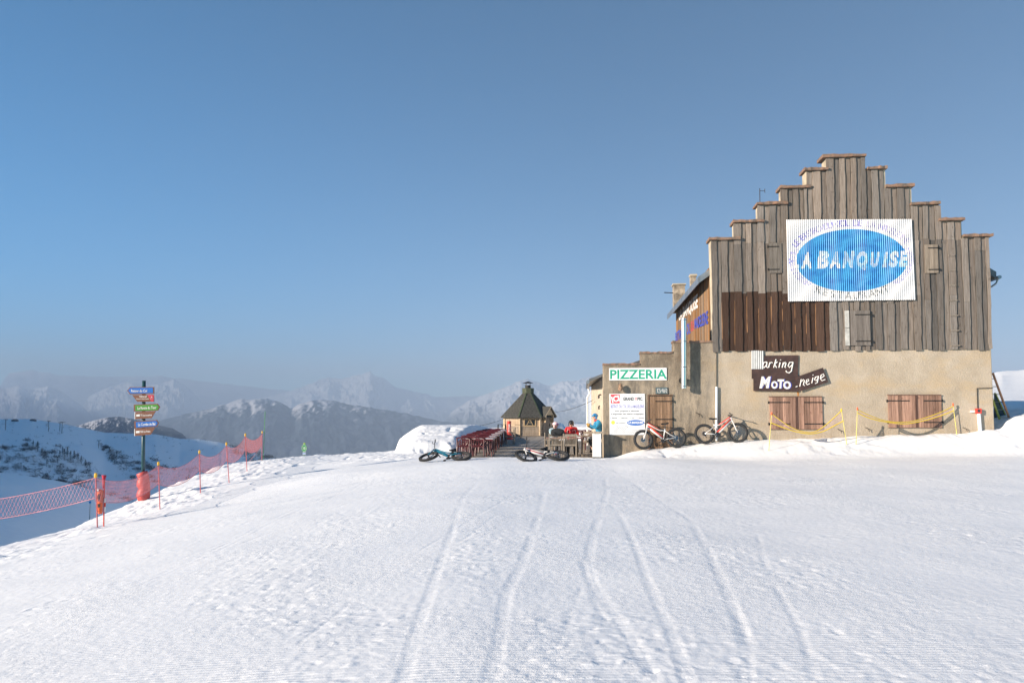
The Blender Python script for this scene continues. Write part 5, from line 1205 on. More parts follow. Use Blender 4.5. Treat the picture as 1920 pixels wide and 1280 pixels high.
def fat_bike(label, main, accent, group, steer=0.0):
    e = empty('fat_bike', (0, 0, 0), 0, label, 'bicycle', group)
    F = .60; B = -.62; hub = RW
    HT = (F - .21, 0, hub + .585); HB = (F - .185, 0, hub + .475); BB = (F - .745, 0, hub - .055); ST = (F - .83, 0, hub + .30); SP = (F - .865, 0, hub + .52)
    fr = MB()
    fr.tube([HT, HB], .030, 8)
    fr.bar((HB[0] - .01, 0, HB[2] - .0), (BB[0] + .02, 0, BB[2] + .06), .052, .085, (0, 0, 1))
    fr.tube([(HT[0], 0, HT[2] + .0), (F - .34, 0, hub + .51), (F - .50, 0, hub + .405), (F - .66, 0, hub + .31), ST], [.030, .030, .027, .024, .022], 8)
    fr.tube([(BB[0], 0, BB[2]), ST, (ST[0] - .012, 0, ST[2] + .05)], .024, 8)
    for s in (-1, 1):
        fr.tube([(BB[0] - .03, s * .055, BB[2]), (B + .28, s * .085, hub - .02), (B, s * .095, hub)], [.018, .016, .015], 6)
        fr.tube([(ST[0], s * .02, ST[2] - .02), (B + .22, s * .08, hub + .13), (B, s * .095, hub)], [.015, .014, .013], 6)
    fo = fr.build('frame', main, e, smooth=True)
    st = MB()
    st.tube([(HT[0] - .01, 0, HT[2] + .008), (F - .34, 0, hub + .52), (F - .50, 0, hub + .414), (F - .66, 0, hub + .318)], [.033, .033, .030, .026], 8)
    st.bar((HB[0] - .035, 0, HB[2] + .035), (BB[0] + .0, 0, BB[2] + .10), .058, .055, (0, 0, 1))
    st.build('frame_stripe', accent, e, smooth=True)
    sx = MB(); sx.tube([ST, SP], .015, 8); sx.build('seat_post', BLK, e)
    sa = MB(); SA = [(SP[0] + .15, 0, SP[2] + .045), (SP[0] + .02, 0, SP[2] + .05), (SP[0] - .12, 0, SP[2] + .06)]
    vs = [];
    for x, hw in ((.15, .018), (.08, .028), (.0, .05), (-.08, .075), (-.13, .07)):
        for q in (-1, -.5, 0, .5, 1): vs.append((SP[0] + x, q * hw, SP[2] + .045 + (.012 if abs(q) < .8 else -.012) + (.015 if x < -.05 else 0)))
    fs = [(i * 5 + j, i * 5 + j + 1, (i + 1) * 5 + j + 1, (i + 1) * 5 + j) for i in range(4) for j in range(4)]
    o_ = len(vs); vs2 = vs + [(x, y, z - .03) for x, y, z in vs]; fs2 = fs + [tuple(i + o_ for i in f[::-1]) for f in fs]
    rim_ = [0, 1, 2, 3, 4, 9, 14, 19, 24, 23, 22, 21, 20, 15, 10, 5]; fs2 += [(rim_[i], rim_[(i + 1) % 16], rim_[(i + 1) % 16] + o_, rim_[i] + o_) for i in range(16)]
    MB().add(vs2, fs2).build('saddle', BLK, e, smooth=True)
    # steering group: fork, bars and front wheel turned about the head tube
    piv = Vector(HB); ax = (Vector(HT) - piv).normalized(); T = Matrix.Translation(piv) @ Matrix.Rotation(steer, 4, ax) @ Matrix.Translation(-piv)
    def steerm(mb): mb.v = [tuple(T @ Vector(v)) for v in mb.v]; return mb
    fk = MB(); fk.tube([(HB[0] + .0, 0, HB[2] + .01), (HB[0] + .01, 0, HB[2] - .03)], .03, 8)
    fk.bar((HB[0] + .008, -.085, HB[2] - .03), (HB[0] + .008, .085, HB[2] - .03), .045, .04)
    for s in (-1, 1): fk.tube([(HB[0] + .01, s * .078, HB[2] - .03), (F - .07, s * .078, hub + .16), (F, s * .078, hub)], [.024, .021, .016], 7)
    steerm(fk).build('fork', main, e, smooth=True)
    hb = MB(); SM = (HT[0] + .03, 0, HT[2] + .07)
    hb.tube([(HT[0], 0, HT[2]), (HT[0] - .01, 0, HT[2] + .06)], .022, 8); hb.tube([(HT[0] - .01, 0, HT[2] + .05), SM], .020, 8)
    hb.tube([(SM[0] - .10, -.37, SM[2] + .045), (SM[0] - .03, -.20, SM[2] + .03), (SM[0], -.05, SM[2]), (SM[0], .05, SM[2]), (SM[0] - .03, .20, SM[2] + .03), (SM[0] - .10, .37, SM[2] + .045)], .015, 7)
    h = steerm(hb).build('handlebar', BLK, e, smooth=True)
    for s in (-1, 1):
        steerm(MB().tube([(SM[0] - .10, s * .37, SM[2] + .045), (SM[0] - .065, s * .26, SM[2] + .038)], .021, 8)).build('grip', BLK, h)
        steerm(MB().tube([(SM[0] - .02, s * .22, SM[2] + .01), (SM[0] + .04, s * .25, SM[2] - .02), (SM[0] + .01, s * .33, SM[2] + .0)], .010, 5)).build('brake_lever', BLK, h)
    w = wheel(e, F, 0, True); w.matrix_basis = T @ Matrix.Translation((F, 0, hub))
    wheel(e, B, 0, False)
    ck = MB(); ck.lathe([(.02, .05), (.09, .05), (.095, .055), (.02, .06)], 20, Matrix.Translation((BB[0], 0, BB[2])) @ Matrix.Rotation(R(90), 4, 'X')); ck.tube([(BB[0], -.08, BB[2]), (BB[0], .08, BB[2])], .03, 8)
    ck.bar((BB[0], -.085, BB[2]), (BB[0] + .15, -.095, BB[2] - .07), .02, .03); ck.bar((BB[0], .085, BB[2]), (BB[0] - .15, .095, BB[2] + .07), .02, .03); co = ck.build('crankset', BLK, e)
    MB().box(BB[0] + .15, -.14, BB[2] - .07, .09, .09, .022).build('pedal', BLK, co); MB().box(BB[0] - .15, .14, BB[2] + .07, .09, .09, .022).build('pedal', BLK, co)
    gr = MB(); gr.lathe([(.02, .055), (.07, .055), (.05, .085), (.02, .09)], 18, Matrix.Translation((B, 0, hub)) @ Matrix.Rotation(R(90), 4, 'X')); gr.bar((B + .02, -.08, hub - .04), (B + .05, -.08, hub - .15), .03, .025)
    gr.tube([(B, -.062, hub + .055), (BB[0], -.062, BB[2] + .09)], .006, 4); gr.tube([(B + .05, -.07, hub - .15), (BB[0], -.062, BB[2] - .09)], .006, 4); gr.build('chain_drive', BLK, e)
    return e
gb = 'fat bikes around the restaurant'
def place_bike(e, front_hub_px, rear_hub_px, off_base, lean):
    """wheels stand off_base in front of the wall, frame leans back to it; front and rear hub given in photo pixels"""
    fu, fz = FW(*front_hub_px, off_base); ru, rz_ = FW(*rear_hub_px, off_base)
    f = Vector((fu, 0, fz)); r = Vector((ru, 0, rz_)); d = (f - r).normalized(); m = (f + r) / 2
    xax = d; leanv = Matrix.Rotation(0, 4, 'X')
    up = Vector((0, 1, 0)).cross(xax); up = up if up.z > 0 else -up
    up = (up * math.cos(lean) + Vector((0, 1, 0)) * math.sin(lean)).normalized(); yax = up.cross(xax)
    hubmid = Vector((m.x, -off_base, m.z)); basep = hubmid - up * RW - xax * (-.01)
    M = Matrix(((xax.x, yax.x, up.x, basep.x), (xax.y, yax.y, up.y, basep.y), (xax.z, yax.z, up.z, basep.z), (0, 0, 0, 1)))
    e.matrix_world = BM @ M; return e
b1 = fat_bike('white and red fat bike leaning before the plank door beside the beer poster', BW, BR, gb, steer=R(8))
b2 = fat_bike('white and red fat bike leaning at the white downpipe below stucco wall', BW, BR, gb, steer=R(-6))
b3 = fat_bike('teal fat bike lying on the snow in front of the maroon chairs', BT, BT, gb, steer=R(-14))
b4 = fat_bike('white and red fat bike lying on its side at the deck edge', BW, BR, gb, steer=R(-168))
place_bike(b1, (1206, 824), (1267.5, 820.5), .42, R(9)); place_bike(b2, (1382, 811), (1322, 813), .45, R(9))
def lay(e, px, py, heading, roll, lift):
    p = hit(px, py); e.matrix_world = Matrix.Translation((p.x, p.y, p.z + lift)) @ Matrix.Rotation(heading, 4, 'Z') @ Matrix.Rotation(roll, 4, 'X')
p_ = Vector(((833 - 960) / 1450 * 28.5, 28.5, 0)); p_.z = gz(p_.x, p_.y); b3.matrix_world = Matrix.Translation((p_.x, p_.y, p_.z + .05)) @ Matrix.Rotation(R(180), 4, 'Z') @ Matrix.Rotation(R(69), 4, 'X')
lay(b4, 1016, 865, R(190), R(70), .04)
# ------------------------------------------------------------------ piste fence on the left
PINK = mat('fence_pink', (.52, .13, .14), .6, var=.1); YEL = mat('cap_yellow', (.75, .42, .03), .5); NET = mat('net_pink', (.62, .22, .24), .6)
pix = [((179.5, 891), (184, 989)), ((297, 869), (301, 955)), ((374, 847), (376.7, 925)), ((424.6, 832), (431, 905.6)), ((460, 815), (464, 884)), ((491.7, 810), (491, 863))]
fpts = []
for tp, bp_ in pix:
    b = hit(bp_[0], bp_[1] - 1, 12, 45); t = atY(tp[0], tp[1], b.y); fpts.append((b, t))
b = Vector((-17.4, 20.3, gz(-17.4, 20.3))); t0_ = atY(0, 931, 21.0); fpts.insert(0, (Vector((-17.6, 20.3, -2.4)), Vector((-17.7, 20.3, fpts[0][1].z - .80))))
fence = empty('piste_fence', fpts[1][0], 0, 'pink netting fence on slim poles along the left edge of the piste', 'fence'); fo_ = Vector(fpts[1][0])
for b, t in fpts:
    MB().tube([b - fo_ - Vector((0, 0, .3)), t - fo_], .0155, 7).build('pole', PINK, fence)
    MB().lathe([(.034, -.03), (.037, .03), (.03, .075), (.012, .085)], 10, Matrix.Translation(t - fo_ - Vector((0, 0, .02)))).build('pole_cap', YEL, fence)
def netting(p0, p1, q0, q1, sag, cell, r, name, material, parent, org, edge_r=None, edge_mat=None, sagb=None):
    """p0-p1 top rope, q0-q1 bottom rope; diamond net between two sagging ropes"""
    sagb = sag if sagb is None else sagb; L_ = (p1 - p0).length; nc = max(6, int(L_ / cell)); nr = max(4, int((p0 - q0).length / cell)); r3 = random.Random(int(L_ * 1000))
    def P(i, j):
        s = i / nc; v = j / nr; a = p0.lerp(p1, s); b = q0.lerp(q1, s); k = 4 * s * (1 - s)
        a = a - Vector((0, 0, sag * k)); b = b - Vector((0, 0, sagb * k)); return a.lerp(b, v) - org + Vector((0, .012 * math.sin(i * .7 + j), 0))
    mb = MB()
    for i in range(nc):
        for j in range(nr):
            x0 = i + (.5 if j % 2 else 0); x1 = i + (0 if j % 2 else .5)
            mb.bar(P(min(x0, nc), j), P(min(x1, nc), j + 1), r, r); 
            x2 = i + 1 if not j % 2 else i + .5; x3 = i + .5 if not j % 2 else i + 1
            mb.bar(P(min(x2, nc), j), P(min(x3, nc), j + 1), r, r)
    mb.build(name, material, parent)
    er = edge_r or r * .8
    for j in (0, nr): MB().tube([P(nc * i / 24, j) for i in range(25)], er, 5).build('edge_rope', edge_mat or material, parent)
for i in range(len(fpts) - 1):
    (b0, t0), (b1_, t1_) = fpts[i], fpts[i + 1]; d0 = Vector((0, 0, .06)); hN = Vector((0, 0, .50 if i == 0 else .56))
    netting(t0 - d0, t1_ - d0, t0 - d0 - hN, t1_ - d0 - hN, .30 if i == 0 else .24, .10 if i < 1 else .085, .0045, 'netting', NET, fence, fo_, edge_r=.008)
MB().tube([fpts[-1][1] - fo_ - Vector((0, 0, .7)), fpts[-1][0] - fo_ + Vector((-.55, -.2, -.05))], .006, 4).build('guy_rope', NET, fence)
b = fpts[-1][0]; tt_ = atY(496.5, 771, b.y); GP = mat('pole_green', (.05, .30, .06), .5)
e = empty('green_pole', (b.x + .05, b.y + .05, b.z - .1), 0, 'tall thin green pole at the uphill end of the pink fence', 'pole'); MB().tube([(0, 0, 0), (tt_.x - b.x - .05, 0, tt_.z - b.z + .1)], .013, 6).build('pole', GP, e)
# ------------------------------------------------------------------ piste marker
Ym = 40.5; tp = atY(571, 830, Ym); bt = gz(tp.x, Ym); e = empty('piste_marker', (tp.x, Ym, bt), 0, 'round green piste marker numbered 10 with blue and white panel on the crest', 'marker')
H_ = tp.z - bt; MB().tube([(0, 0, -.3), (0, 0, H_)], .028, 8).build('pole', GP, e); MB().tube([(0, 0, H_ - .08), (0, 0, H_ + .0)], .05, 8).build('cap', mat('cap_lime', (.35, .55, .05), .5), e)
mb = MB(); zc_ = H_ - .27; rx_ = .145; mb.prism([(rx_ * math.cos(R(a)), zc_ + .20 * math.sin(R(a))) for a in range(0, 360, 20)], -.05, -.03); dd = mb.build('disc', mat('marker_green', (.04, .33, .09), .5), e)
mb = MB(); mb.tube([(.12 * math.cos(R(a)), -.055, zc_ + .17 * math.sin(R(a))) for a in range(0, 360, 20)], .008, 4, closed=True); mb.build('ring', LWHITE, dd); fit_text(MB(), '10', -.06, .06, zc_ - .08, zc_ + .07, -.054, .02).build('lettering', LWHITE, dd)
MB().bx(-.08, .08, -.05, -.03, zc_ - .34, zc_ - .215).build('panel', mat('panel_white', (.75, .77, .80), .5), e); MB().bx(-.08, .08, -.053, -.0505, zc_ - .30, zc_ - .25).build('band', mat('panel_blue', (.03, .20, .50), .5), e)
# ------------------------------------------------------------------ signpost
Ys = 27.0; sb = atY(268, 948, Ys); zg = gz(sb.x, Ys); print('signpost ground', zg, sb.z)
e = empty('signpost', (sb.x, Ys, sb.z), 0, 'dark green pole stacked with blue, green and brown direction boards, red pad below', 'signpost')
so = Vector((sb.x, Ys, sb.z)); TEAL = mat('post_teal', (.02, .075, .085), .4, var=.2); SBR = mat('sign_brown', (.17, .065, .035), .5, var=.05); SBL = mat('sign_blue', (.006, .12, .44), .45, var=.03); SGR = mat('sign_green', (.05, .25, .03), .45, var=.04); SRD = mat('sign_red', (.50, .03, .06), .5)
tp = atY(270, 713.5, Ys) - so; MB().tube([(0, 0, -.6), (tp.x, 0, tp.z)], .060, 14).build('pole', TEAL, e, smooth=True)
def Q(x, y, yy=Ys): v = atY(230 + x / 10.24, 705 + y / 10.24, yy); return (v.x - so.x, v.z - so.z)
def sb_(pts, y0, y1, name, m_, par=e): return MB().prism([Q(*p) for p in pts], y0, y1).build(name, m_, par)
def stx(s, x0, x1, y0, y1, par, tilt=0, y=-.112): a = Q(x0, y1); c = Q(x1, y0); fit_text(MB(), s, a[0], c[0], a[1], c[1], y, .012, .0, 1, tilt).build('lettering', LWHITE, par)
o = sb_([(112, 278), (168, 212), (628, 210), (628, 343), (165, 350)], -.10, -.07, 'arrow_board', SBR); sb_([(132, 278), (176, 226), (605, 222), (610, 325), (178, 334)], -.106, -.101, 'face', SBL, o); stx('Retour du Col', 192, 498, 256, 306, o)
o = sb_([(210, 360), (625, 358), (625, 490), (305, 492)], -.10, -.07, 'info_board', SBR); sb_([(500, 361), (624, 360), (624, 489), (575, 489)], -.105, -.101, 'face', SRD, o); stx('Valmorel', 342, 488, 372, 408, o); stx('Hameau Le Grand Domaine', 290, 530, 424, 446, o); stx('CelesteLoisirs', 345, 480, 456, 478, o) if 0 else None; stx('+', 570, 600, 388, 412, o); stx('valmorel', 555, 615, 424, 436, o)
o = sb_([(240, 545), (695, 528), (740, 590), (700, 662), (240, 678)], -.10, -.07, 'arrow_board', SBR); sb_([(268, 560), (685, 545), (722, 590), (690, 648), (275, 666)], -.106, -.101, 'face', SGR, o); stx('La Route du Tour', 314, 678, 580, 632, o, R(2))
o = sb_([(268, 688), (660, 668), (575, 805), (265, 825)], -.10, -.07, 'info_board', SBR); stx('TS La Lauzière', 370, 590, 728, 764, o, R(2)); sb_([(290, 735), (358, 730), (358, 770), (290, 775)], -.105, -.101, 'face', WHITE, o); sb_([(255, 690), (267, 689), (265, 825), (255, 826)], -.10, -.07, 'edge_strip', WHITE, o)
o = sb_([(248, 868), (680, 838), (718, 898), (680, 968), (250, 1000)], -.10, -.07, 'arrow_board', SBR); sb_([(280, 880), (672, 856), (700, 898), (668, 952), (285, 985)], -.106, -.101, 'face', SBL, o); stx('La Combe de Bal', 326, 656, 892, 946, o, R(3))
o = sb_([(262, 1006), (645, 985), (560, 1118), (262, 1145)], -.10, -.07, 'info_board', SBR); stx('TSD La Frène', 362, 560, 1040, 1078, o, R(3)); sb_([(282, 1050), (352, 1046), (352, 1086), (282, 1090)], -.105, -.101, 'face', WHITE, o); sb_([(249, 1008), (261, 1007), (261, 1144), (249, 1145)], -.10, -.07, 'edge_strip', WHITE, o)
PAD = mat('pad_red', (.56, .085, .075), .5, var=.12, scale=5)
mb = MB(); prof = [(885.5, 256, 276), (889, 257, 277.5), (896, 260, 279), (902, 257.5, 280), (908, 257, 280.5), (913, 260, 281), (917, 262, 281.2), (921, 258.5, 281), (928, 256.5, 281), (935, 259, 280), (942, 261, 279), (946, 260, 277), (952, 258, 274)]
pts = []; rs = []
for y_, a_, b_ in prof:
    v0 = atY(a_, y_, Ys) - so; v1 = atY(b_, y_, Ys) - so; pts.append(((v0.x + v1.x) / 2, 0, v0.z)); rs.append((v1.x - v0.x) / 2)
mb.tube(pts, rs, 20); pd = mb.build('padding', PAD, e, smooth=True)
for k_ in (2, 6, 10):
    c_ = pts[k_]; r_ = rs[k_] + .003; MB().tube([(c_[0] + r_ * math.cos(R(a)), r_ * math.sin(R(a)), c_[2] + .03 * math.sin(R(a))) for a in range(0, 360, 20)], .010, 5, closed=True).build('strap', mat('strap_dark', (.20, .03, .03), .6), pd)
# ------------------------------------------------------------------ red rescue kit on its pole
k = hit(194, 986, 12, 40); yk = k.y; e = empty('rescue_kit', k, 0, 'red pole with orange cylindrical case and red cloth beside first fence pole', 'safety equipment'); ko = Vector(k)
def K8(x, y): v = atY(150 + x / 7.53, 830 + y / 7.53, yk); return Vector((v.x - ko.x, 0, v.z - ko.z))
MB().tube([K8(335, 1190), K8(338, 900), K8(345, 455)], .016, 7).build('pole', RED, e)
c0 = K8(308, 995); c1 = K8(308, 650); ORG = mat('case_orange', (.72, .13, .04), .45, var=.08)
cs = MB().tube([c0, c0.lerp(c1, .08), c0.lerp(c1, .55), c0.lerp(c1, .9), c1], [.045, .06, .068, .075, .05], 14); cs.v = [(x, y - .08, z) for x, y, z in cs.v]; cs = cs.build('case', ORG, e, smooth=True)
for a_, b_, w_ in ((.56, .82, .05), (.28, .42, .04)):
    p0_ = c0.lerp(c1, a_); p1_ = c0.lerp(c1, b_); MB().bx(p0_.x - w_ / 2, p0_.x + w_ / 2 + .01, -.158, -.14, p0_.z, p1_.z).build('dark_label', BLK, cs)
p_ = c1; MB().bx(p_.x - .05, p_.x - .01, -.15, -.10, p_.z - .05, p_.z + .01).build('white_tab', WHITE, cs)
q0_ = K8(335, 640); q1_ = K8(340, 455); m_ = MB().tube([q0_, q0_.lerp(q1_, .4) + Vector((-.012, 0, 0)), q0_.lerp(q1_, .8), q1_], [.028, .022, .045, .06], 8); m_.build('cloth', mat('cloth_red', (.50, .02, .05), .8, var=.2), e, smooth=True)
for (y0_, y1_), mm in (((780, 840), WHITE), ((842, 898), RED), ((900, 968), WHITE)): a_ = K8(352, y1_); b_ = K8(372, y0_); MB().bx(a_.x, b_.x, -.05, -.02, a_.z, b_.z).build('banded_strip', mm, e)
# ------------------------------------------------------------------ blue marker in the valley, lift pylons, huts
Yv = 130.0; v = atY(169, 941, Yv); g_ = gz(v.x, Yv); e = empty('blue_marker', (v.x, Yv, g_), 0, 'small blue disc on a pole standing in the shaded valley', 'marker'); MB().tube([(0, 0, -.2), (0, 0, max(.9, v.z - g_))], .04, 6).build('pole', BLK, e)
MB().lathe([(.22, -.02), (.22, .02)], 14, Matrix.Translation((0, -.06, max(.9, v.z - g_))) @ Matrix.Rotation(R(90), 4, 'X')).build('disc', mat('marker_blue', (.02, .28, .60), .5), e)
def valley_hit(px, py):
    return hit(px, py, 260, 905, 900)
DARK = mat('pylon_dark', (.06, .07, .08), .6)
for i, (px, py, h_) in enumerate(((10, 806, 9), (91, 808, 9), (112, 808, 8), (116, 812, 10), (185, 839, 6))):
    p = valley_hit(px, py); e = empty('lift_pylon', p, 0, ['small dark T shaped ski lift pylon at far left of hillside', 'small dark T shaped lift pylon alone in the middle of the hillside crest', 'small dark T pylon, left one of the close pair', 'small dark T pylon, right one of the close pair', 'lowest dark lift pylon at the head of the diagonal shrub line'][i], 'pylon', 'ski lift pylons on the shaded hillside')
    MB().tube([(0, 0, -1), (0, 0, h_)], .28, 6).build('mast', DARK, e); MB().bar((-1.7, 0, h_), (1.7, 0, h_), .3, .5).build('crossarm', DARK, e)
for i, (px, py) in enumerate(((28, 788), (62, 787.5))):
    p = valley_hit(px, py + 1.5); e = empty('crest_hut', p, 0, ['tiny dark low hut on the snowy crest at far left', 'tiny dark low hut on the snowy crest, right of the other hut'][i], 'hut', 'tiny huts on the crest')
    MB().bx(-2.6, 2.6, -1.5, 1.5, -1, 1.2).build('wall', DARK, e); MB().prism([(-3, 1.2), (0, 2.2), (3, 1.2)], -1.8, 1.8).build('roof', DARK, e)
# ------------------------------------------------------------------ shrubs and conifers on the hillside
def inpoly(x, y, P):
    c = False; j = len(P) - 1
    for i in range(len(P)):
        if (P[i][1] > y) != (P[j][1] > y) and x < (P[j][0] - P[i][0]) * (y - P[i][1]) / (P[j][1] - P[i][1]) + P[i][0]: c = not c
        j = i
    return c
ZN = [([(-40, 845), (0, 838), (35, 836), (58, 820), (78, 838), (110, 836), (135, 838), (160, 858), (185, 878), (200, 905), (150, 905), (100, 900), (60, 892), (-40, 880)], .75),
      ([(186, 832), (215, 842), (250, 858), (292, 878), (306, 905), (262, 905), (225, 880), (205, 856)], .8), ([(258, 848), (300, 862), (312, 892), (285, 885)], .5),
      ([(98, 893), (150, 905), (200, 918), (262, 936), (262, 944), (190, 928), (120, 908)], .9), ([(300, 870), (420, 880), (440, 900), (330, 905)], .25), ([(430, 832), (500, 850), (520, 858), (470, 870), (440, 850)], .7)]
rr = random.Random(31); n_ = 110000; pxs = np.array([rr.uniform(-60, 540) for _ in range(n_)]); Ysm = np.array([rr.uniform(205, 880) for _ in range(n_)]); Xs = (pxs - 960) / 1450 * Ysm
Zs = ground_height(Xs[None, :], Ysm[None, :])[0]; pys = 775 - (Zs - EYE) / Ysm * 1450; nzz = fbm(pxs / 16, pys / 9, 4, 91)
sh = MB(); cnt = 0
for i in range(n_):
    if cnt > 4200: break
    px, py = pxs[i], pys[i]; ok = False
    for P_z, dn in ZN:
        if inpoly(px, py, P_z): ok = rr.random() < dn * max(0, min(1, nzz[i] * 2.2 + .42)) * .85; break
    if not ok and 790 < py < 930 and px > -40 and Ysm[i] > 300: ok = rr.random() < .004
    if not ok: continue
    cnt += 1; s = rr.uniform(.55, 1.6) * (1.2 if nzz[i] > .1 else .8) * Ysm[i] / 700; c = Vector((Xs[i], Ysm[i], Zs[i]))
    for q in range(14):
        p = c + Vector((rr.gauss(0, s * .75), rr.gauss(0, s * .75), abs(rr.gauss(0, s * .65)))); a = Vector((rr.uniform(-1, 1), rr.uniform(-1, 1), rr.uniform(-1, 1))) * s * .42; b = Vector((rr.uniform(-1, 1), rr.uniform(-1, 1), rr.uniform(-.5, 1))) * s * .42
        sh.add([p, p + a, p + b], [(0, 1, 2)])
print('shrubs', cnt)
o = sh.build('shrubs', mat('shrub_brown', (.045, .045, .042), .9, var=.4, scale=.02)); tag(o, 'dark leafless scrub scattered over the shaded hillside', 'shrubs', kind='stuff')
CON = mat('conifer_green', (.020, .030, .024), .9, var=.3, scale=.3); BARK = mat('bark', (.05, .04, .03), .9)
def conifer(seed, h):
    e = empty('conifer', (0, 0, 0), 0, 'small dark conifer in the thicket on the shaded hillside', 'tree', 'dark conifers on the hillside'); r = random.Random(seed); mb = MB()
    MB().tube([(0, 0, -.5), (0, 0, h * .9)], [h * .03, h * .008], 6).build('trunk', BARK, e)
    for k_ in range(150):
        v = r.random() ** .8; z = h * (.08 + .92 * v); rad = h * .30 * (1 - v) + h * .015; a = r.uniform(0, 6.28); rr_ = rad * r.uniform(.3, 1.05); p = Vector((rr_ * math.cos(a), rr_ * math.sin(a), z - rr_ * .35)); o2 = Vector((math.cos(a), math.sin(a), -.4)) * h * .055; t2 = Vector((-math.sin(a), math.cos(a), 0)) * h * .04
        mb.add([p - o2, p + o2 * 1.1 + t2, p + o2 * .8 - t2 + Vector((0, 0, h * .015))], [(0, 1, 2)])
    mb.build('crown', CON, e); return e
cons = [conifer(1, 5.0), conifer(2, 6.0)]; cpos = [(62, 838, 1.0), (70, 846, 1.2), (78, 852, .9), (84, 862, 1.0), (112, 858, 1.1), (120, 861, 1.25), (126, 856, 1.3), (132, 863, 1.1), (139, 860, 1.2), (146, 866, 1.0), (152, 869, 1.1), (117, 851, .9), (88, 872, .9), (160, 874, .8), (205, 848, .9), (219, 856, .8), (108, 868, .8)]
for i, (px, py, s_) in enumerate(cpos):
    p = valley_hit(px, py); o = cons[i] if i < 2 else copy_tree(cons[i % 2]); o.location = p; o.scale = (s_, s_, s_); o.rotation_euler = (0, 0, i * 1.3)
# ------------------------------------------------------------------ yellow barriers before the shutters
YN = mat('barrier_yellow', (.72, .50, .04), .5, var=.05); YP = mat('barrier_pole', (.66, .58, .16), .5); PN = mat('net_pale', (.55, .38, .34), .7); OCAP = mat('cap_orange', (.75, .14, .05), .5)
def barrier(label, A, B, top, bot, K, sd_):
    (at_, ab), (bt_, bb) = A, B
    pa = hit(*K(*ab), 15, 40); pb = hit(*K(*bb), 15, 40); ta = atY(*K(*at_), pa.y); tb = atY(*K(*bt_), pb.y)
    e = empty('yellow_barrier', pa, 0, label, 'barrier', 'sagging yellow barriers under the shutters'); og = Vector(pa)
    MB().tube([pa - og - Vector((0, 0, .2)), ta - og], .013, 6).build('pole', YP, e); MB().tube([pb - og - Vector((0, 0, .2)), tb - og], .013, 6).build('pole', YP, e)
    for q, t_ in enumerate((ta, tb)): MB().lathe([(.022, -.05), (.034, .0), (.02, .06)], 8, Matrix.Translation(t_ - og)).build('pole_cap', OCAP if (q + sd_) != 1 else YN, e)
    x0 = K(*at_)[0]; x1 = K(*bt_)[0]
    def pt(P, s):
        xs = [p[0] for p in P]; x = xs[0] + (xs[-1] - xs[0]) * s; y = float(np.interp(x, xs, [p[1] for p in P])); px, py = K(x, y); k_ = (px - x0) / (x1 - x0); return atY(px, py, pa.y + (pb.y - pa.y) * k_) - og
    n = 40; T_ = [pt(top, i / n) for i in range(n + 1)]; B_ = [pt(bot, i / n) for i in range(n + 1)]
    def sm(P): return [P[0]] + [(P[i - 1] + P[i] * 2 + P[i + 1]) / 4 for i in range(1, n)] + [P[-1]]
    for _ in range(6): T_ = sm(T_); B_ = sm(B_)
    MB().tube(T_, .016, 5).build('edge_band', YN, e); MB().tube(B_, .020, 5).build('edge_band', YN, e)
    mb = MB()
    for i in range(n):
        for h2 in range(2):
            s0 = (i + h2 / 2) / n
            a = T_[i].lerp(T_[i + 1], h2 / 2); b = B_[i].lerp(B_[i + 1], h2 / 2); mb.bar(a, b, .006, .006)
        for v in (.2, .4, .6, .8): mb.bar(T_[i].lerp(B_[i], v), T_[i + 1].lerp(B_[i + 1], v), .006, .006)
    mb.build('netting', PN, e)
K5 = lambda x, y: (1380 + x / 6.096, 640 + y / 6.096); K6 = lambda x, y: (1600 + x / 5.82, 640 + y / 5.82)
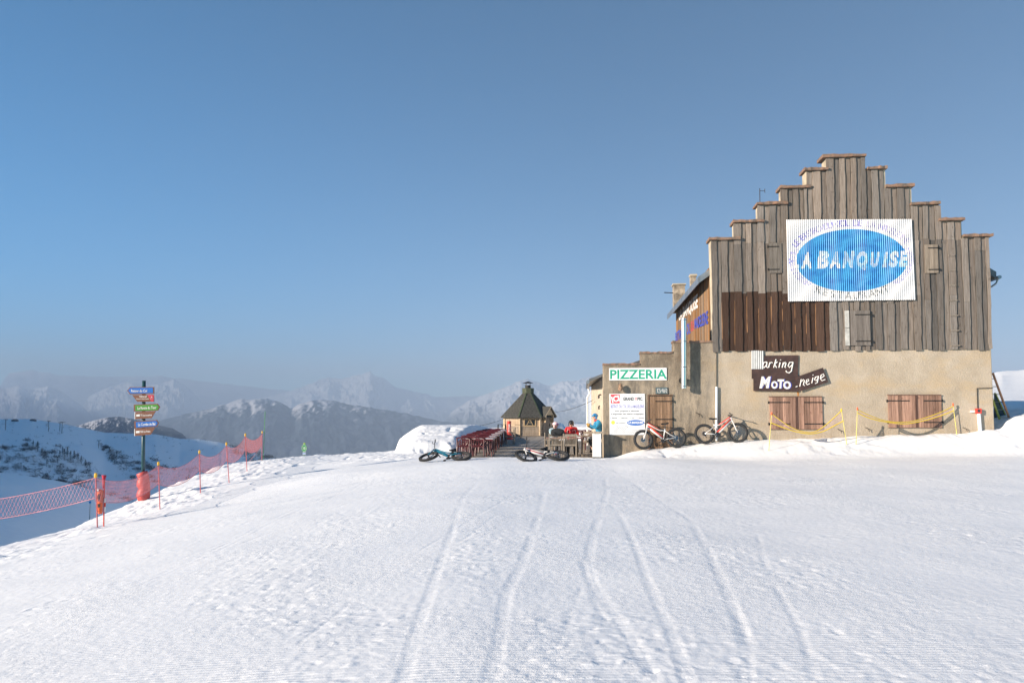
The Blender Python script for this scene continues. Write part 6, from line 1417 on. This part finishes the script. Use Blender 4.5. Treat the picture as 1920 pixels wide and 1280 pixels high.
barrier('sagging yellow edged net on two leaning poles before the left shutters', ((408, 825), (368, 1250)), ((1205, 785), (1275, 1180)), [(410, 828), (580, 955), (700, 1015), (850, 1045), (930, 1025), (1000, 975), (1100, 890), (1203, 790)], [(405, 930), (500, 968), (600, 1005), (700, 1035), (850, 1060), (1000, 1030), (1100, 975), (1230, 905)], K5, 0)
barrier('sagging yellow edged net on two poles before the right shutters', ((45, 735), (25, 1125)), ((1088, 690), (1135, 1012)), [(45, 745), (150, 795), (300, 855), (400, 875), (520, 884), (650, 872), (800, 830), (1000, 755), (1088, 705)], [(48, 780), (150, 830), (300, 870), (430, 888), (560, 903), (650, 888), (800, 858), (1000, 795), (1092, 755)], K6, 2)
# ------------------------------------------------------------------ ladder and dark panel at the right corner
pb_ = atY(1894.5, 785, 29.2); pt_ = atY(1861.5, 699, 28.9); e = empty('ladder', (pb_.x, pb_.y, pb_.z), 0, 'wooden ladder leaning on the right end of the restaurant', 'ladder'); og = Vector(pb_)
a0 = Vector((0, 0, -.1)); a1 = pt_ - og; off = Vector((-.12, .42, .02)); LW = mat('ladder_rail', (.38, .17, .08), .6, var=.15); LY = mat('ladder_yellow', (.50, .46, .06), .6)
MB().bar(a0, a1, .045, .07).build('rail', LW, e); MB().bar(a0 + off, a1 + off, .045, .07).build('rail', LY, e)
for i in range(6): s_ = .08 + i * .16; MB().tube([a0.lerp(a1, s_), a0.lerp(a1, s_) + off], .016, 6).build('rung', STEEL, e)
e = empty('dark_panel', atY(1866, 789, 30.0), 0, 'dark green blue panel with yellow edge propped behind the ladder', 'panel'); og = Vector(e.location)
def K6v(x, y, Y=30.0): v = atY(*K6(x, y), Y) - og; return (v.x, v.z)
MB().prism([K6v(1540, 560), K6v(1664, 832), K6v(1610, 866), K6v(1540, 880)], -.03, .03).build('board', mat('panel_dark', (.01, .035, .045), .5, var=.2), e)
MB().bar((K6v(1543, 562)[0], -.035, K6v(1543, 562)[1]), (K6v(1672, 836)[0], -.035, K6v(1672, 836)[1]), .03, .05, (0, 1, 0)).build('edge_trim', LY, e)
MB().prism([K6v(1548, 852), K6v(1640, 836), K6v(1690, 850), K6v(1600, 884), K6v(1550, 876)], -.25, -.05).build('base_sack', mat('sack_maroon', (.10, .015, .02), .7, var=.2), e)
